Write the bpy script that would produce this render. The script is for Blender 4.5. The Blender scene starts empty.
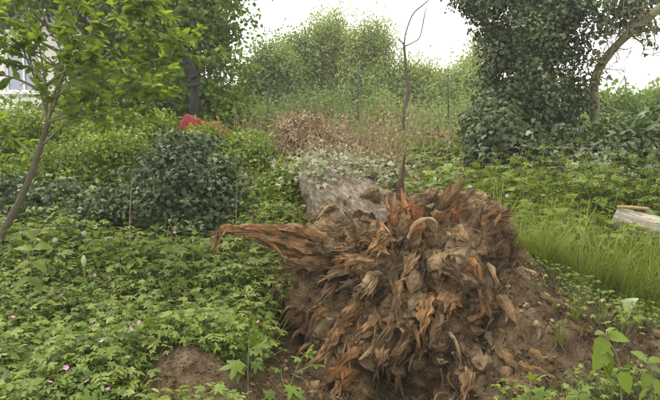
import bpy, bmesh, math, random
import numpy as np
from mathutils import Vector, Matrix
from mathutils.bvhtree import BVHTree

random.seed(11)
rng = np.random.default_rng(11)
sc = bpy.context.scene
COL = sc.collection

# ------------------------------------------------------------------ camera
CAM = np.array([0.0, 0.0, 1.55])
PITCH = math.radians(5.0)
LENS = 31.15
FPX = LENS / 36.0 * 660.0
cam_d = bpy.data.cameras.new("camera")
cam_d.lens = LENS
cam_d.sensor_width = 36.0
cam_d.clip_start = 0.05
cam_d.clip_end = 600
cam_o = bpy.data.objects.new("camera", cam_d)
COL.objects.link(cam_o)
cam_o.location = CAM
cam_o.rotation_euler = (math.radians(90) - PITCH, 0, 0)
sc.camera = cam_o

# ------------------------------------------------------------------ sky, sun, exposure
SUN_EL, SUN_AZ = 64.0, 295.0          # degrees; azimuth clockwise from +Y (sun high on the left behind thin cloud)
world = bpy.data.worlds.new("World")
sc.world = world
world.use_nodes = True
wn = world.node_tree.nodes
wl = world.node_tree.links
wn.clear()
w_sky = wn.new("ShaderNodeTexSky")
w_sky.sky_type = 'NISHITA'
w_sky.sun_disc = False
w_sky.sun_elevation = math.radians(SUN_EL)
w_sky.sun_rotation = math.radians(SUN_AZ)
w_sky.dust_density = 3.0
w_tc = wn.new("ShaderNodeTexCoord")
w_noise = wn.new("ShaderNodeTexNoise")
w_noise.inputs["Scale"].default_value = 2.2
w_noise.inputs["Detail"].default_value = 4
w_ramp = wn.new("ShaderNodeValToRGB")
w_ramp.color_ramp.elements[0].position = 0.3
w_ramp.color_ramp.elements[0].color = (9.4, 9.2, 8.7, 1)
w_ramp.color_ramp.elements[1].position = 0.7
w_ramp.color_ramp.elements[1].color = (11.8, 11.5, 10.8, 1)
w_mix = wn.new("ShaderNodeMixRGB")
w_mix.inputs[0].default_value = 0.88          # the cloud deck covers the blue sky almost fully
w_bg = wn.new("ShaderNodeBackground")
w_bg.inputs["Strength"].default_value = 0.11
w_out = wn.new("ShaderNodeOutputWorld")
wl.new(w_tc.outputs["Generated"], w_noise.inputs["Vector"])
wl.new(w_noise.outputs["Fac"], w_ramp.inputs[0])
wl.new(w_sky.outputs[0], w_mix.inputs[1])
wl.new(w_ramp.outputs[0], w_mix.inputs[2])
wl.new(w_mix.outputs[0], w_bg.inputs["Color"])
wl.new(w_bg.outputs[0], w_out.inputs["Surface"])

sun_d = bpy.data.lights.new("sun", 'SUN')
sun_d.energy = 1.5
sun_d.angle = math.radians(14)
sun_d.color = (1.0, 0.94, 0.82)
sun_o = bpy.data.objects.new("sun", sun_d)
COL.objects.link(sun_o)
_e, _a = math.radians(SUN_EL), math.radians(SUN_AZ)
_sd = Vector((math.sin(_a) * math.cos(_e), math.cos(_a) * math.cos(_e), math.sin(_e)))
sun_o.rotation_euler = _sd.to_track_quat('Z', 'Y').to_euler()
sun_o.location = (-10, 4, 14)

sc.view_settings.view_transform = 'Standard'
sc.view_settings.look = 'None'
sc.view_settings.gamma = 1
sc.view_settings.use_curve_mapping = False
sc.view_settings.exposure = 1.35
sc.cycles.use_denoising = True
sc.cycles.max_bounces = 6
sc.cycles.diffuse_bounces = 3
sc.cycles.volume_bounces = 0
sc.cycles.use_adaptive_sampling = True
sc.cycles.adaptive_threshold = 0.02
sc.cycles.glossy_bounces = 2
sc.cycles.transmission_bounces = 3
sc.cycles.caustics_reflective = False
sc.cycles.caustics_refractive = False


# ------------------------------------------------------------------ helpers: maths
def P(px, py, Y):
    """point at world depth Y seen at pixel (px, py) of the 660 x 400 photograph"""
    a = (px - 330.0) / FPX
    b = (200.0 - py) / FPX
    d = np.array([a, math.cos(PITCH) + b * math.sin(PITCH), -math.sin(PITCH) + b * math.cos(PITCH)])
    return CAM + d * (Y / d[1])


_perm = np.random.default_rng(5).permutation(256)
_perm = np.concatenate([_perm, _perm, _perm])
_grad = np.random.default_rng(6).normal(size=(256, 3))
_grad /= np.linalg.norm(_grad, axis=1)[:, None]


def pnoise(p):
    p = np.asarray(p, float)
    i = np.floor(p).astype(int)
    f = p - i
    u = f * f * f * (f * (f * 6 - 15) + 10)
    i &= 255
    out = 0
    for dx in (0, 1):
        for dy in (0, 1):
            for dz in (0, 1):
                h = _perm[_perm[_perm[(i[:, 0] + dx) & 255] + ((i[:, 1] + dy) & 255)] + ((i[:, 2] + dz) & 255)]
                g = _grad[h]
                d = f - np.array([dx, dy, dz])
                w = (u[:, 0] if dx else 1 - u[:, 0]) * (u[:, 1] if dy else 1 - u[:, 1]) * (u[:, 2] if dz else 1 - u[:, 2])
                out = out + w * (g * d).sum(1)
    return out


def fbm(p, octv=4, gain=0.5, lac=2.03):
    p = np.asarray(p, float)
    s, a = 0, 1.0
    for o in range(octv):
        s = s + a * pnoise(p + o * 17.3)
        p = p * lac
        a *= gain
    return s


def ridged(p, octv=4, gain=0.5, lac=2.1):
    p = np.asarray(p, float)
    s, a = 0, 1.0
    for o in range(octv):
        s = s + a * (1 - 2.2 * np.abs(pnoise(p + o * 9.1)))
        p = p * lac
        a *= gain
    return s


def unit(v):
    v = np.asarray(v, float)
    return v / (np.linalg.norm(v, axis=-1, keepdims=True) + 1e-9)


def smooth(e0, e1, x):
    t = np.clip((x - e0) / (e1 - e0), 0, 1)
    return t * t * (3 - 2 * t)


# ------------------------------------------------------------------ helpers: geometry
class Geo:
    """collects triangles: positions, a random tint per leaf, a 3-vector (across, along, random), a material slot"""

    def __init__(self):
        self.V, self.T, self.A, self.U, self.M = [], [], [], [], []
        self.n = 0

    def add(self, V, T, tint=0.5, uv=None, mat=0):
        V = np.asarray(V, float).reshape(-1, 3)
        T = np.asarray(T, int).reshape(-1, 3)
        self.V.append(V)
        self.T.append(T + self.n)
        self.A.append(np.broadcast_to(np.asarray(tint, float), (len(V),)).copy())
        self.U.append(np.zeros((len(V), 3)) if uv is None else np.asarray(uv, float))
        self.M.append(np.broadcast_to(np.asarray(mat, int), (len(T),)).copy())
        self.n += len(V)
        return self

    def arrays(self):
        return (np.concatenate(self.V), np.concatenate(self.T), np.concatenate(self.A),
                np.concatenate(self.U), np.concatenate(self.M))

    def mesh(self, name, mats):
        me = bpy.data.meshes.new(name)
        if self.n:
            V, T, A, U, M = self.arrays()
            me.vertices.add(len(V))
            me.vertices.foreach_set("co", V.astype(np.float32).ravel())
            me.loops.add(len(T) * 3)
            me.loops.foreach_set("vertex_index", T.astype(np.int32).ravel())
            me.polygons.add(len(T))
            me.polygons.foreach_set("loop_start", np.arange(0, len(T) * 3, 3, dtype=np.int32))
            me.polygons.foreach_set("loop_total", np.full(len(T), 3, dtype=np.int32))
            me.polygons.foreach_set("material_index", M.astype(np.int32))
            a = me.attributes.new("tint", 'FLOAT', 'POINT')
            a.data.foreach_set("value", A.astype(np.float32))
            u = me.attributes.new("fibre", 'FLOAT_VECTOR', 'POINT')
            u.data.foreach_set("vector", U.astype(np.float32).ravel())
            me.update(calc_edges=True)
        for m in (mats if isinstance(mats, (list, tuple)) else [mats]):
            me.materials.append(m)
        return me


def link(name, data, parent=None, loc=None, **props):
    o = bpy.data.objects.new(name, data)
    COL.objects.link(o)
    if parent is not None:
        o.parent = parent
    if loc is not None:
        o.location = loc
    for k, v in props.items():
        o[k] = v
    return o


def build(name, geo, mats, parent=None, loc=None, **props):
    return link(name, geo.mesh(name, mats), parent, loc, **props)


def thing(name, label, category, loc=(0, 0, 0), group=None, **props):
    o = link(name, None, None, loc, label=label, category=category, **props)
    o.empty_display_size = 0.1
    if group:
        o["group"] = group
    return o


def flat(o):
    """facets instead of rounded shading"""
    o.data.polygons.foreach_set("use_smooth", np.zeros(len(o.data.polygons), bool))
    return o


def frames(d, nrm):
    """rotation matrices whose columns are x = across, y = d, z = close to nrm"""
    y = unit(d)
    x = unit(np.cross(y, nrm))
    z = np.cross(x, y)
    return np.stack([x, y, z], axis=-1)


def scatter(geo, tmpl, pos, R, scale, tint, mat=0):
    """copies of a template (V, T[, uv, mat]) merged into a geo"""
    V0, T0 = tmpl[0], tmpl[1]
    n, k = len(pos), len(V0)
    if n == 0:
        return
    scale = np.asarray(scale, float)
    if scale.ndim == 1:
        scale = scale[:, None]
    Vl = V0[None] * scale[:, None, :]
    V = np.einsum('nij,nkj->nki', R, Vl) + np.asarray(pos)[:, None, :]
    T = (T0[None] + (np.arange(n) * k)[:, None, None]).reshape(-1, 3)
    t0 = tmpl[2] if len(tmpl) > 2 else np.zeros(k)
    A = np.clip(np.asarray(tint)[:, None] + t0[None], 0, 1)
    m = np.tile(tmpl[3], n) if len(tmpl) > 3 else mat
    uv = np.zeros((n, k, 3))
    uv[:, :, 0] = V0[None, :, 0]
    uv[:, :, 1] = V0[None, :, 1]
    uv[:, :, 2] = A
    geo.add(V.reshape(-1, 3), T, A.reshape(-1), uv.reshape(-1, 3), m)


def spline(pts, n):
    pts = np.asarray(pts, float)
    if len(pts) == 2:
        t = np.linspace(0, 1, n)[:, None]
        return pts[0] * (1 - t) + pts[1] * t
    q = np.vstack([2 * pts[0] - pts[1], pts, 2 * pts[-1] - pts[-2]])
    s_ = np.linspace(0, len(pts) - 1, n)
    i = np.minimum(s_.astype(int), len(pts) - 2)
    t = (s_ - i)[:, None]
    a, b, c, d = q[i], q[i + 1], q[i + 2], q[i + 3]
    return 0.5 * (2 * b + (c - a) * t + (2 * a - 5 * b + 4 * c - d) * t * t + (3 * b - a - 3 * c + d) * t ** 3)


def spline_r(r, n):
    r = np.asarray(r, float)
    return np.interp(np.linspace(0, len(r) - 1, n), np.arange(len(r)), r)


def tube(geo, pts, radii, sides=7, n=None, rough=0.0, seed=0.0, tint=0.5, mat=0, ridge=0.0, jag=0.0, cap=True):
    """a tapered, uneven limb; ridge = long flutes, jag = torn end"""
    n = n or max(3, len(pts) * 3)
    C = spline(pts, n)
    r = spline_r(radii, n)
    tan = unit(np.gradient(C, axis=0))
    ref = np.array([0.3, 0.2, 0.93]) if abs(tan[0][2]) < 0.9 else np.array([1.0, 0.1, 0.1])
    xs, ys = [], []
    x = unit(np.cross(tan[0], ref))
    for t in tan:
        x = unit(x - t * (x @ t))
        xs.append(x)
        ys.append(np.cross(t, x))
    xs, ys = np.array(xs), np.array(ys)
    th = np.arange(sides) * 2 * math.pi / sides
    ln = np.concatenate([[0], np.cumsum(np.linalg.norm(np.diff(C, axis=0), axis=1))])
    cs, sn = np.cos(th), np.sin(th)
    rad = np.repeat(r[:, None], sides, 1)
    if ridge > 0:
        tw = ln[:, None] / max(ln[-1], 1e-6) * 0.8
        q = np.stack([np.cos(th[None] + tw) * 2.6, np.sin(th[None] + tw) * 2.6,
                      np.repeat(ln[:, None], sides, 1) * 3.0], -1).reshape(-1, 3) + seed
        rad = rad * (1 + ridge * (1.6 * pnoise(q) + 0.9 * pnoise(q * 2.3 + 4))).reshape(n, sides)
    if jag > 0:
        tt = np.linspace(0, 1, n)[:, None]
        e = np.random.default_rng(int(abs(seed) * 1000) % 100000).uniform(1 - jag, 1.0, sides)[None]
        fall = np.clip((tt - e) / 0.14, 0, 1)
        rad = rad * (1 - 0.93 * fall)
    V = C[:, None] + xs[:, None] * (cs[None] * rad)[..., None] + ys[:, None] * (sn[None] * rad)[..., None]
    V = V.reshape(-1, 3)
    if rough > 0:
        q = V * (0.9 / max(r.mean(), 0.004)) + seed
        ax = np.repeat(C, sides, 0)
        V = V + unit(V - ax) * (rough * np.repeat(r, sides) * fbm(q, 3))[:, None]
    J = np.arange(sides)
    K = (J + 1) % sides
    A_ = (np.arange(n - 1) * sides)[:, None]
    T = np.concatenate([np.stack([A_ + J, A_ + K, A_ + sides + K], -1).reshape(-1, 3), np.stack([A_ + J, A_ + sides + K, A_ + sides + J], -1).reshape(-1, 3)])
    uv = np.stack([np.tile(th / (2 * math.pi), n), np.repeat(ln, sides), np.full(n * sides, seed % 7)], -1)
    if cap:
        V = np.vstack([V, C[0], C[-1] + tan[-1] * r[-1] * 0.4])
        uv = np.vstack([uv, [0, 0, seed % 7], [0, ln[-1], seed % 7]])
        b, e = n * sides, n * sides + 1
        T = np.vstack([T, np.stack([np.full(sides, b), K, J], 1), np.stack([np.full(sides, e), (n - 1) * sides + J, (n - 1) * sides + K], 1)])
    geo.add(V, T, tint, uv, mat)
    return C, r


def sliver(geo, p, d, length, w, tint=0.5, seed=0.0, mat=0):
    """one splinter: a four-sided, slightly bent spike"""
    d = unit(d)
    side = unit(np.cross(d, [0.31, 0.87, 0.4]))
    up = np.cross(d, side)
    m = p + d * length * 0.5 + side * length * 0.06
    e = p + d * length + up * length * 0.05
    V = [p + side * w, p + up * w * 0.5, p - side * w, p - up * w * 0.5,
         m + side * w * .7, m + up * w * 0.4, m - side * w * .7, m - up * w * 0.4, e]
    T = []
    for j in range(4):
        k = (j + 1) % 4
        T += [(j, k, 4 + k), (j, 4 + k, 4 + j), (4 + j, 4 + k, 8)]
    uv = [(0.1 * i, 0.0 if i < 4 else length * .5, seed) for i in range(8)] + [(0, length, seed)]
    geo.add(V, T, tint, uv, mat)


# ------------------------------------------------------------------ leaf templates: base at the origin, along +Y, face +Z
def leaf_ovate(w=0.36, n=5, fold=0.16, droop=0.25, peak=0.42, serr=0.0):
    V, T = [(0, 0, 0)], []
    ts = np.linspace(0, 1, n + 1)[1:-1]
    for i, t in enumerate(ts):
        ww = w * math.sin(math.pi * t ** (math.log(0.5) / math.log(peak))) ** 0.85
        if serr:
            ww *= 1 + serr * (1 if i % 2 else -1)
        z = -droop * t * t
        V += [(-ww, t - .02, z + fold * ww), (0, t, z - .02), (ww, t - .02, z + fold * ww)]
    V.append((0, 1, -droop))
    T += [(0, 2, 1), (0, 3, 2)]
    for i in range(len(ts) - 1):
        a, b = 1 + 3 * i, 4 + 3 * i
        T += [(a, a + 1, b + 1), (a, b + 1, b), (a + 1, a + 2, b + 2), (a + 1, b + 2, b + 1)]
    a, e = 1 + 3 * (len(ts) - 1), len(V) - 1
    T += [(a, a + 1, e), (a + 1, a + 2, e)]
    return np.array(V, float), np.array(T)


def fan(outline, c, zf=lambda x, y: 0.0):
    V = [(c[0], c[1], zf(*c))] + [(x, y, zf(x, y)) for x, y in outline]
    n = len(outline)
    T = [(0, 1 + i, 1 + (i + 1) % n) for i in range(n)]
    return np.array(V, float), np.array(T)


def leaf_palmate(detail=True, notch=0.36, lobes=(-118, -62, 0, 62, 118), ll=(.62, .9, 1.05, .9, .62)):
    o = [(0.0, -0.02)]
    for i, (a, l) in enumerate(zip(lobes, ll)):
        for da, f in (((-17, .66), (-6, .86), (0, 1.0), (7, .84), (17, .62)) if detail else ((-12, .72), (0, 1.0), (12, .72))):
            b = math.radians(a + da)
            o.append((math.sin(b) * l * f, math.cos(b) * l * f))
        if i < len(lobes) - 1:
            b = math.radians((a + lobes[i + 1]) / 2)
            o.append((math.sin(b) * notch, math.cos(b) * notch))
    o = [(x * 0.55, y * 0.55 + 0.32 * (1 if k else 0)) for k, (x, y) in enumerate(o)]
    return fan(o[::-1], (0, 0.36), lambda x, y: -0.35 * (x * x + (y - .36) ** 2) + 0.05 * math.sin(9 * x + 3 * y))


def leaf_ivy():
    h = [(0.12, -.06), (.40, -.04), (.36, .16), (.56, .34), (.30, .46), (.20, .70)]
    o = [(0, .04)] + h + [(0, 1.0)] + [(-x, y) for x, y in h[::-1]]
    return fan(o, (0, .3), lambda x, y: -0.30 * (y - .3) ** 2 - .25 * x * x)


def leaf_small(w=0.33):
    V = np.array([(0, 0, 0), (-w, .45, .05), (0, .5, -.03), (w, .45, .05), (0, 1, -.12)], float)
    return V, np.array([(0, 2, 1), (0, 3, 2), (1, 2, 4), (2, 3, 4)])


def leaf_feather(pairs=5):
    """a cut, ferny leaf: pairs of toothed leaflets on a stalk"""
    V, T = [], []

    def leaflet(bx, by, ang, l):
        c, s = math.cos(ang), math.sin(ang)
        k = len(V)
        for (x, y) in ((0, 0), (-.26, .36), (-.12, .46), (-.22, .72), (0, 1), (.22, .72), (.12, .46), (.26, .36)):
            X, Y = x * l, y * l
            gx, gy = bx + X * c + Y * s, by - X * s + Y * c
            V.append((gx, gy, -0.22 * gy * gy - .25 * gx * gx + 0.03 * math.sin(11 * gx)))
        T.extend([(k, k + 2, k + 1), (k, k + 6, k + 2), (k, k + 7, k + 6), (k + 2, k + 4, k + 3), (k + 2, k + 6, k + 4), (k + 6, k + 5, k + 4)])
    for i in range(pairs):
        t = .22 + .66 * i / pairs
        l = .42 * (1 - i / (pairs + .6))
        leaflet(0, t, math.radians(58), l)
        leaflet(0, t, math.radians(-58), l)
    leaflet(0, .80, 0, .24)
    k = len(V)
    V += [(-.012, 0, 0), (.012, 0, 0), (0, .9, -.18)]
    T.append((k, k + 1, k + 2))
    return np.array(V, float), np.array(T)


OVATE = leaf_ovate()
OVATE_SER = leaf_ovate(w=.27, n=8, serr=.16, peak=.36, fold=.3, droop=.35)
LONG = leaf_ovate(w=.27, n=6, fold=.2, droop=.22, peak=.48)
GLOSSY = leaf_ovate(w=.22, n=5, fold=.25, droop=.15, peak=.5)
PALM = leaf_palmate(True)
PALM_LO = leaf_palmate(False)
MAPLE = leaf_palmate(False, .5, (-95, -48, 0, 48, 95), (.75, .95, 1.1, .95, .75))
IVY = leaf_ivy()
SMALL = leaf_small()
LEAF6 = leaf_ovate(w=.34, n=3, fold=.15, droop=.25)
MAPLE_LO = fan([(0, 0), (.42, .12), (.26, .36), (.55, .62), (.20, .66), (0, 1.05), (-.20, .66), (-.55, .62), (-.26, .36), (-.42, .12)], (0, .42), lambda x, y: -.3 * (x * x + (y - .4) ** 2))
IVY_LO = fan([(0, .02), (.36, -.04), (.54, .34), (.24, .5), (0, 1.0), (-.24, .5), (-.54, .34), (-.36, -.04)], (0, .3), lambda x, y: -0.30 * (y - .3) ** 2 - .25 * x * x)
NARROW = leaf_small(.2)
FEATHER = leaf_feather(5)
FEATHER_LO = leaf_feather(3)


# ------------------------------------------------------------------ materials
def nd(nt, typ, **kw):
    n = nt.nodes.new(typ)
    for k, v in kw.items():
        setattr(n, k, v)
    return n


def new_mat(name):
    m = bpy.data.materials.new(name)
    m.use_nodes = True
    nt = m.node_tree
    nt.nodes.clear()
    return m, nt, nd(nt, "ShaderNodeOutputMaterial")


def ramp(nt, stops):
    r = nd(nt, "ShaderNodeValToRGB")
    e = r.color_ramp.elements
    while len(e) < len(stops):
        e.new(0.5)
    for el, (p, c) in zip(e, stops):
        el.position = p
        el.color = (*c, 1)
    return r


def noise(nt, scale, detail=3, vec=None, rough=0.55, dist=0.0):
    n = nd(nt, "ShaderNodeTexNoise")
    n.inputs["Scale"].default_value = scale
    n.inputs["Detail"].default_value = detail
    n.inputs["Roughness"].default_value = rough
    n.inputs["Distortion"].default_value = dist
    if vec is not None:
        nt.links.new(vec, n.inputs["Vector"])
    return n


def leaf_mat(name, cols, rough=0.45, trans=0.4, patch=0.5, spec=0.22, warm=(1.15, 1.1, .55)):
    """leaf: colour from the leaf's own random tint plus broad patches, light passing through the blade"""
    m, nt, out = new_mat(name)
    L = nt.links
    at = nd(nt, "ShaderNodeAttribute", attribute_name="tint")
    geo = nd(nt, "ShaderNodeNewGeometry")
    nz = noise(nt, 1.7, 2, geo.outputs["Position"])
    ma = nd(nt, "ShaderNodeMath", operation='MULTIPLY_ADD')
    ma.inputs[1].default_value = patch
    ma.inputs[2].default_value = -patch * 0.5
    L.new(nz.outputs["Fac"], ma.inputs[0])
    it = nd(nt, "ShaderNodeAttribute", attribute_name="itint", attribute_type='INSTANCER')
    a0 = nd(nt, "ShaderNodeMath", operation='ADD')
    L.new(at.outputs["Fac"], a0.inputs[0])
    L.new(it.outputs["Fac"], a0.inputs[1])
    ad = nd(nt, "ShaderNodeMath", operation='ADD', use_clamp=True)
    L.new(a0.outputs[0], ad.inputs[0])
    L.new(ma.outputs[0], ad.inputs[1])
    k = len(cols)
    rp = ramp(nt, [(i / (k - 1), c) for i, c in enumerate(cols)])
    L.new(ad.outputs[0], rp.inputs[0])
    vein = noise(nt, 95, 2, geo.outputs["Position"])
    mv = nd(nt, "ShaderNodeMapRange")
    mv.inputs[3].default_value = 0.72
    mv.inputs[4].default_value = 1.25
    L.new(vein.outputs["Fac"], mv.inputs[0])
    mm = nd(nt, "ShaderNodeVectorMath", operation='MULTIPLY')
    L.new(rp.outputs[0], mm.inputs[0])
    L.new(mv.outputs[0], mm.inputs[1])
    b = nd(nt, "ShaderNodeBsdfPrincipled")
    b.inputs["Roughness"].default_value = rough
    b.inputs["Specular IOR Level"].default_value = spec
    L.new(mm.outputs[0], b.inputs["Base Color"])
    tr = nd(nt, "ShaderNodeBsdfTranslucent")
    tm = nd(nt, "ShaderNodeVectorMath", operation='MULTIPLY')
    tm.inputs[1].default_value = warm
    L.new(mm.outputs[0], tm.inputs[0])
    L.new(tm.outputs[0], tr.inputs["Color"])
    mx = nd(nt, "ShaderNodeMixShader")
    mx.inputs[0].default_value = trans
    L.new(b.outputs[0], mx.inputs[1])
    L.new(tr.outputs[0], mx.inputs[2])
    L.new(mx.outputs[0], out.inputs["Surface"])
    return m


def plain_mat(name, col, rough=0.7, col2=None, scale=12, bump=0.0, metallic=0.0, spec=0.3):
    m, nt, out = new_mat(name)
    L = nt.links
    b = nd(nt, "ShaderNodeBsdfPrincipled")
    b.inputs["Roughness"].default_value = rough
    b.inputs["Metallic"].default_value = metallic
    b.inputs["Specular IOR Level"].default_value = spec
    tc = nd(nt, "ShaderNodeTexCoord")
    nz = noise(nt, scale, 5, tc.outputs["Object"], 0.6)
    rp = ramp(nt, [(0.32, col), (0.68, col2 or tuple(c * 0.7 for c in col))])
    L.new(nz.outputs["Fac"], rp.inputs[0])
    L.new(rp.outputs[0], b.inputs["Base Color"])
    if bump:
        bp = nd(nt, "ShaderNodeBump")
        bp.inputs["Strength"].default_value = 0.8
        bp.inputs["Distance"].default_value = bump
        L.new(nz.outputs["Fac"], bp.inputs["Height"])
        L.new(bp.outputs[0], b.inputs["Normal"])
    L.new(b.outputs[0], out.inputs["Surface"])
    return m


def fibre_mat(name, cols, dirt=(0.09, 0.060, 0.033), dirt_amt=0.5, around=14, along=5, bump=0.006, rough=0.85):
    """torn wood or bark: streaks that run along the limb, soil rubbed into it"""
    m, nt, out = new_mat(name)
    L = nt.links
    b = nd(nt, "ShaderNodeBsdfPrincipled")
    b.inputs["Roughness"].default_value = rough
    b.inputs["Specular IOR Level"].default_value = 0.2
    at = nd(nt, "ShaderNodeAttribute", attribute_name="fibre")
    oi = nd(nt, "ShaderNodeObjectInfo")
    sx = nd(nt, "ShaderNodeSeparateXYZ")
    L.new(at.outputs["Vector"], sx.inputs[0])
    mu = nd(nt, "ShaderNodeMath", operation='MULTIPLY')
    mu.inputs[1].default_value = 6.28318
    L.new(sx.outputs[0], mu.inputs[0])
    co = nd(nt, "ShaderNodeMath", operation='COSINE')
    si = nd(nt, "ShaderNodeMath", operation='SINE')
    L.new(mu.outputs[0], co.inputs[0])
    L.new(mu.outputs[0], si.inputs[0])
    my = nd(nt, "ShaderNodeMath", operation='MULTIPLY')
    my.inputs[1].default_value = along
    L.new(sx.outputs[1], my.inputs[0])
    cb = nd(nt, "ShaderNodeCombineXYZ")
    for k, s in ((0, co), (1, si)):
        q = nd(nt, "ShaderNodeMath", operation='MULTIPLY')
        q.inputs[1].default_value = around / 6.28
        L.new(s.outputs[0], q.inputs[0])
        L.new(q.outputs[0], cb.inputs[k])
    L.new(my.outputs[0], cb.inputs[2])
    ofs = nd(nt, "ShaderNodeVectorMath", operation='ADD')
    L.new(cb.outputs[0], ofs.inputs[0])
    rs = nd(nt, "ShaderNodeMath", operation='MULTIPLY')
    rs.inputs[1].default_value = 40
    L.new(oi.outputs["Random"], rs.inputs[0])
    L.new(rs.outputs[0], ofs.inputs[1])
    nz = noise(nt, 1.5, 6, ofs.outputs[0], 0.68, 0.35)
    k = len(cols)
    rp = ramp(nt, [(0.25 + 0.5 * i / (k - 1), c) for i, c in enumerate(cols)])
    L.new(nz.outputs["Fac"], rp.inputs[0])
    geo = nd(nt, "ShaderNodeNewGeometry")
    dz = noise(nt, 9, 5, geo.outputs["Position"], 0.65)
    dr = ramp(nt, [(0.62 - 0.3 * dirt_amt, (0, 0, 0)), (0.78 - 0.3 * dirt_amt, (1, 1, 1))])
    L.new(dz.outputs["Fac"], dr.inputs[0])
    dc = noise(nt, 60, 4, geo.outputs["Position"], 0.7)
    dcr = ramp(nt, [(0.3, tuple(c * 0.6 for c in dirt)), (0.7, tuple(c * 1.45 for c in dirt))])
    L.new(dc.outputs["Fac"], dcr.inputs[0])
    mx = nd(nt, "ShaderNodeMixRGB")
    L.new(dr.outputs[0], mx.inputs[0])
    L.new(rp.outputs[0], mx.inputs[1])
    L.new(dcr.outputs[0], mx.inputs[2])
    L.new(mx.outputs[0], b.inputs["Base Color"])
    bp = nd(nt, "ShaderNodeBump")
    bp.inputs["Strength"].default_value = 1.0
    bp.inputs["Distance"].default_value = bump
    sm = nd(nt, "ShaderNodeMath", operation='ADD')
    L.new(nz.outputs["Fac"], sm.inputs[0])
    dm = nd(nt, "ShaderNodeMath", operation='MULTIPLY')
    dm.inputs[1].default_value = .6
    L.new(dc.outputs["Fac"], dm.inputs[0])
    L.new(dm.outputs[0], sm.inputs[1])
    L.new(sm.outputs[0], bp.inputs["Height"])
    L.new(bp.outputs[0], b.inputs["Normal"])
    L.new(b.outputs[0], out.inputs["Surface"])
    return m


def soil_mat(name, cols, scale=7, bump=0.02, fine=70, streak=False):
    m, nt, out = new_mat(name)
    L = nt.links
    b = nd(nt, "ShaderNodeBsdfPrincipled")
    b.inputs["Roughness"].default_value = 0.95
    b.inputs["Specular IOR Level"].default_value = 0.12
    geo = nd(nt, "ShaderNodeNewGeometry")
    big = noise(nt, scale, 6, geo.outputs["Position"], 0.62, 0.5)
    k = len(cols)
    rp = ramp(nt, [(0.3 + 0.42 * i / (k - 1), c) for i, c in enumerate(cols)])
    L.new(big.outputs["Fac"], rp.inputs[0])
    damp = noise(nt, scale * .28, 3, geo.outputs["Position"], 0.6, 0.8)
    dm_ = nd(nt, "ShaderNodeMapRange")
    dm_.inputs[1].default_value = 0.35
    dm_.inputs[2].default_value = 0.65
    dm_.inputs[3].default_value = 0.55
    dm_.inputs[4].default_value = 1.3
    L.new(damp.outputs["Fac"], dm_.inputs[0])
    fn = noise(nt, fine, 5, geo.outputs["Position"], 0.75)
    mr = nd(nt, "ShaderNodeMapRange")
    mr.inputs[1].default_value = 0.25
    mr.inputs[2].default_value = 0.75
    mr.inputs[3].default_value = 0.5
    mr.inputs[4].default_value = 1.5
    L.new(fn.outputs["Fac"], mr.inputs[0])
    mm = nd(nt, "ShaderNodeVectorMath", operation='MULTIPLY')
    L.new(rp.outputs[0], mm.inputs[0])
    L.new(mr.outputs[0], mm.inputs[1])
    m2 = nd(nt, "ShaderNodeVectorMath", operation='MULTIPLY')
    L.new(mm.outputs[0], m2.inputs[0])
    L.new(dm_.outputs[0], m2.inputs[1])
    L.new(m2.outputs[0], b.inputs["Base Color"])
    vo = nd(nt, "ShaderNodeTexVoronoi")
    vo.inputs["Scale"].default_value = fine * 0.45
    L.new(geo.outputs["Position"], vo.inputs["Vector"])
    ad = nd(nt, "ShaderNodeMath", operation='MULTIPLY_ADD')
    ad.inputs[1].default_value = 0.5
    L.new(vo.outputs["Distance"], ad.inputs[0])
    L.new(fn.outputs["Fac"], ad.inputs[2])
    bp = nd(nt, "ShaderNodeBump")
    bp.inputs["Strength"].default_value = 1.0
    bp.inputs["Distance"].default_value = bump
    L.new(ad.outputs[0], bp.inputs["Height"])
    L.new(bp.outputs[0], b.inputs["Normal"])
    L.new(b.outputs[0], out.inputs["Surface"])
    return m


M_HERB = leaf_mat("herb leaf", [(0.0465, 0.085, 0.012), (0.1024, 0.155, 0.022), (0.1629, 0.215, 0.036), (0.2327, 0.27, 0.075)])
M_WEED = leaf_mat("weed leaf", [(0.0699, 0.115, 0.01), (0.1396, 0.205, 0.02), (0.2187, 0.28, 0.04)])
M_PARSLEY = leaf_mat("cut leaf", [(0.0885, 0.135, 0.018), (0.1537, 0.21, 0.03), (0.2234, 0.275, 0.06)])
M_GRASS = leaf_mat("grass blade", [(0.0885, 0.13, 0.015), (0.1537, 0.205, 0.028), (0.2327, 0.26, 0.07)], trans=.35)
M_IVY = leaf_mat("ivy leaf", [(0.0149, 0.03, 0.008), (0.0297, 0.052, 0.014), (0.0559, 0.085, 0.026), (0.1489, 0.18, 0.085)], rough=.5, trans=.16, spec=.3)
M_LAUREL = leaf_mat("glossy shrub leaf", [(0.0261, 0.046, 0.011), (0.0447, 0.078, 0.018), (0.0838, 0.13, 0.03)], rough=.4, trans=.18, spec=.4)
M_MAPLE = leaf_mat("tree leaf", [(0.0465, 0.09, 0.008), (0.0978, 0.165, 0.014), (0.1769, 0.255, 0.03)], trans=.45)
M_SAPLEAF = leaf_mat("sapling leaf", [(0.0792, 0.135, 0.014), (0.1396, 0.215, 0.024), (0.2141, 0.29, 0.045)], trans=.55)
M_FAR = leaf_mat("haze paled far leaf", [(0.0877, 0.145, 0.035), (0.1579, 0.225, 0.06), (0.2281, 0.3, 0.09)], trans=.4)  # distance haze put into the colour: paler than the near leaves
M_FARW = leaf_mat("haze paled yellowish leaf", [(0.1316, 0.19, 0.045), (0.2062, 0.27, 0.07), (0.2808, 0.34, 0.11)], trans=.4)  # yellower far leaf, its colour also lightened to imitate haze
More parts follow.
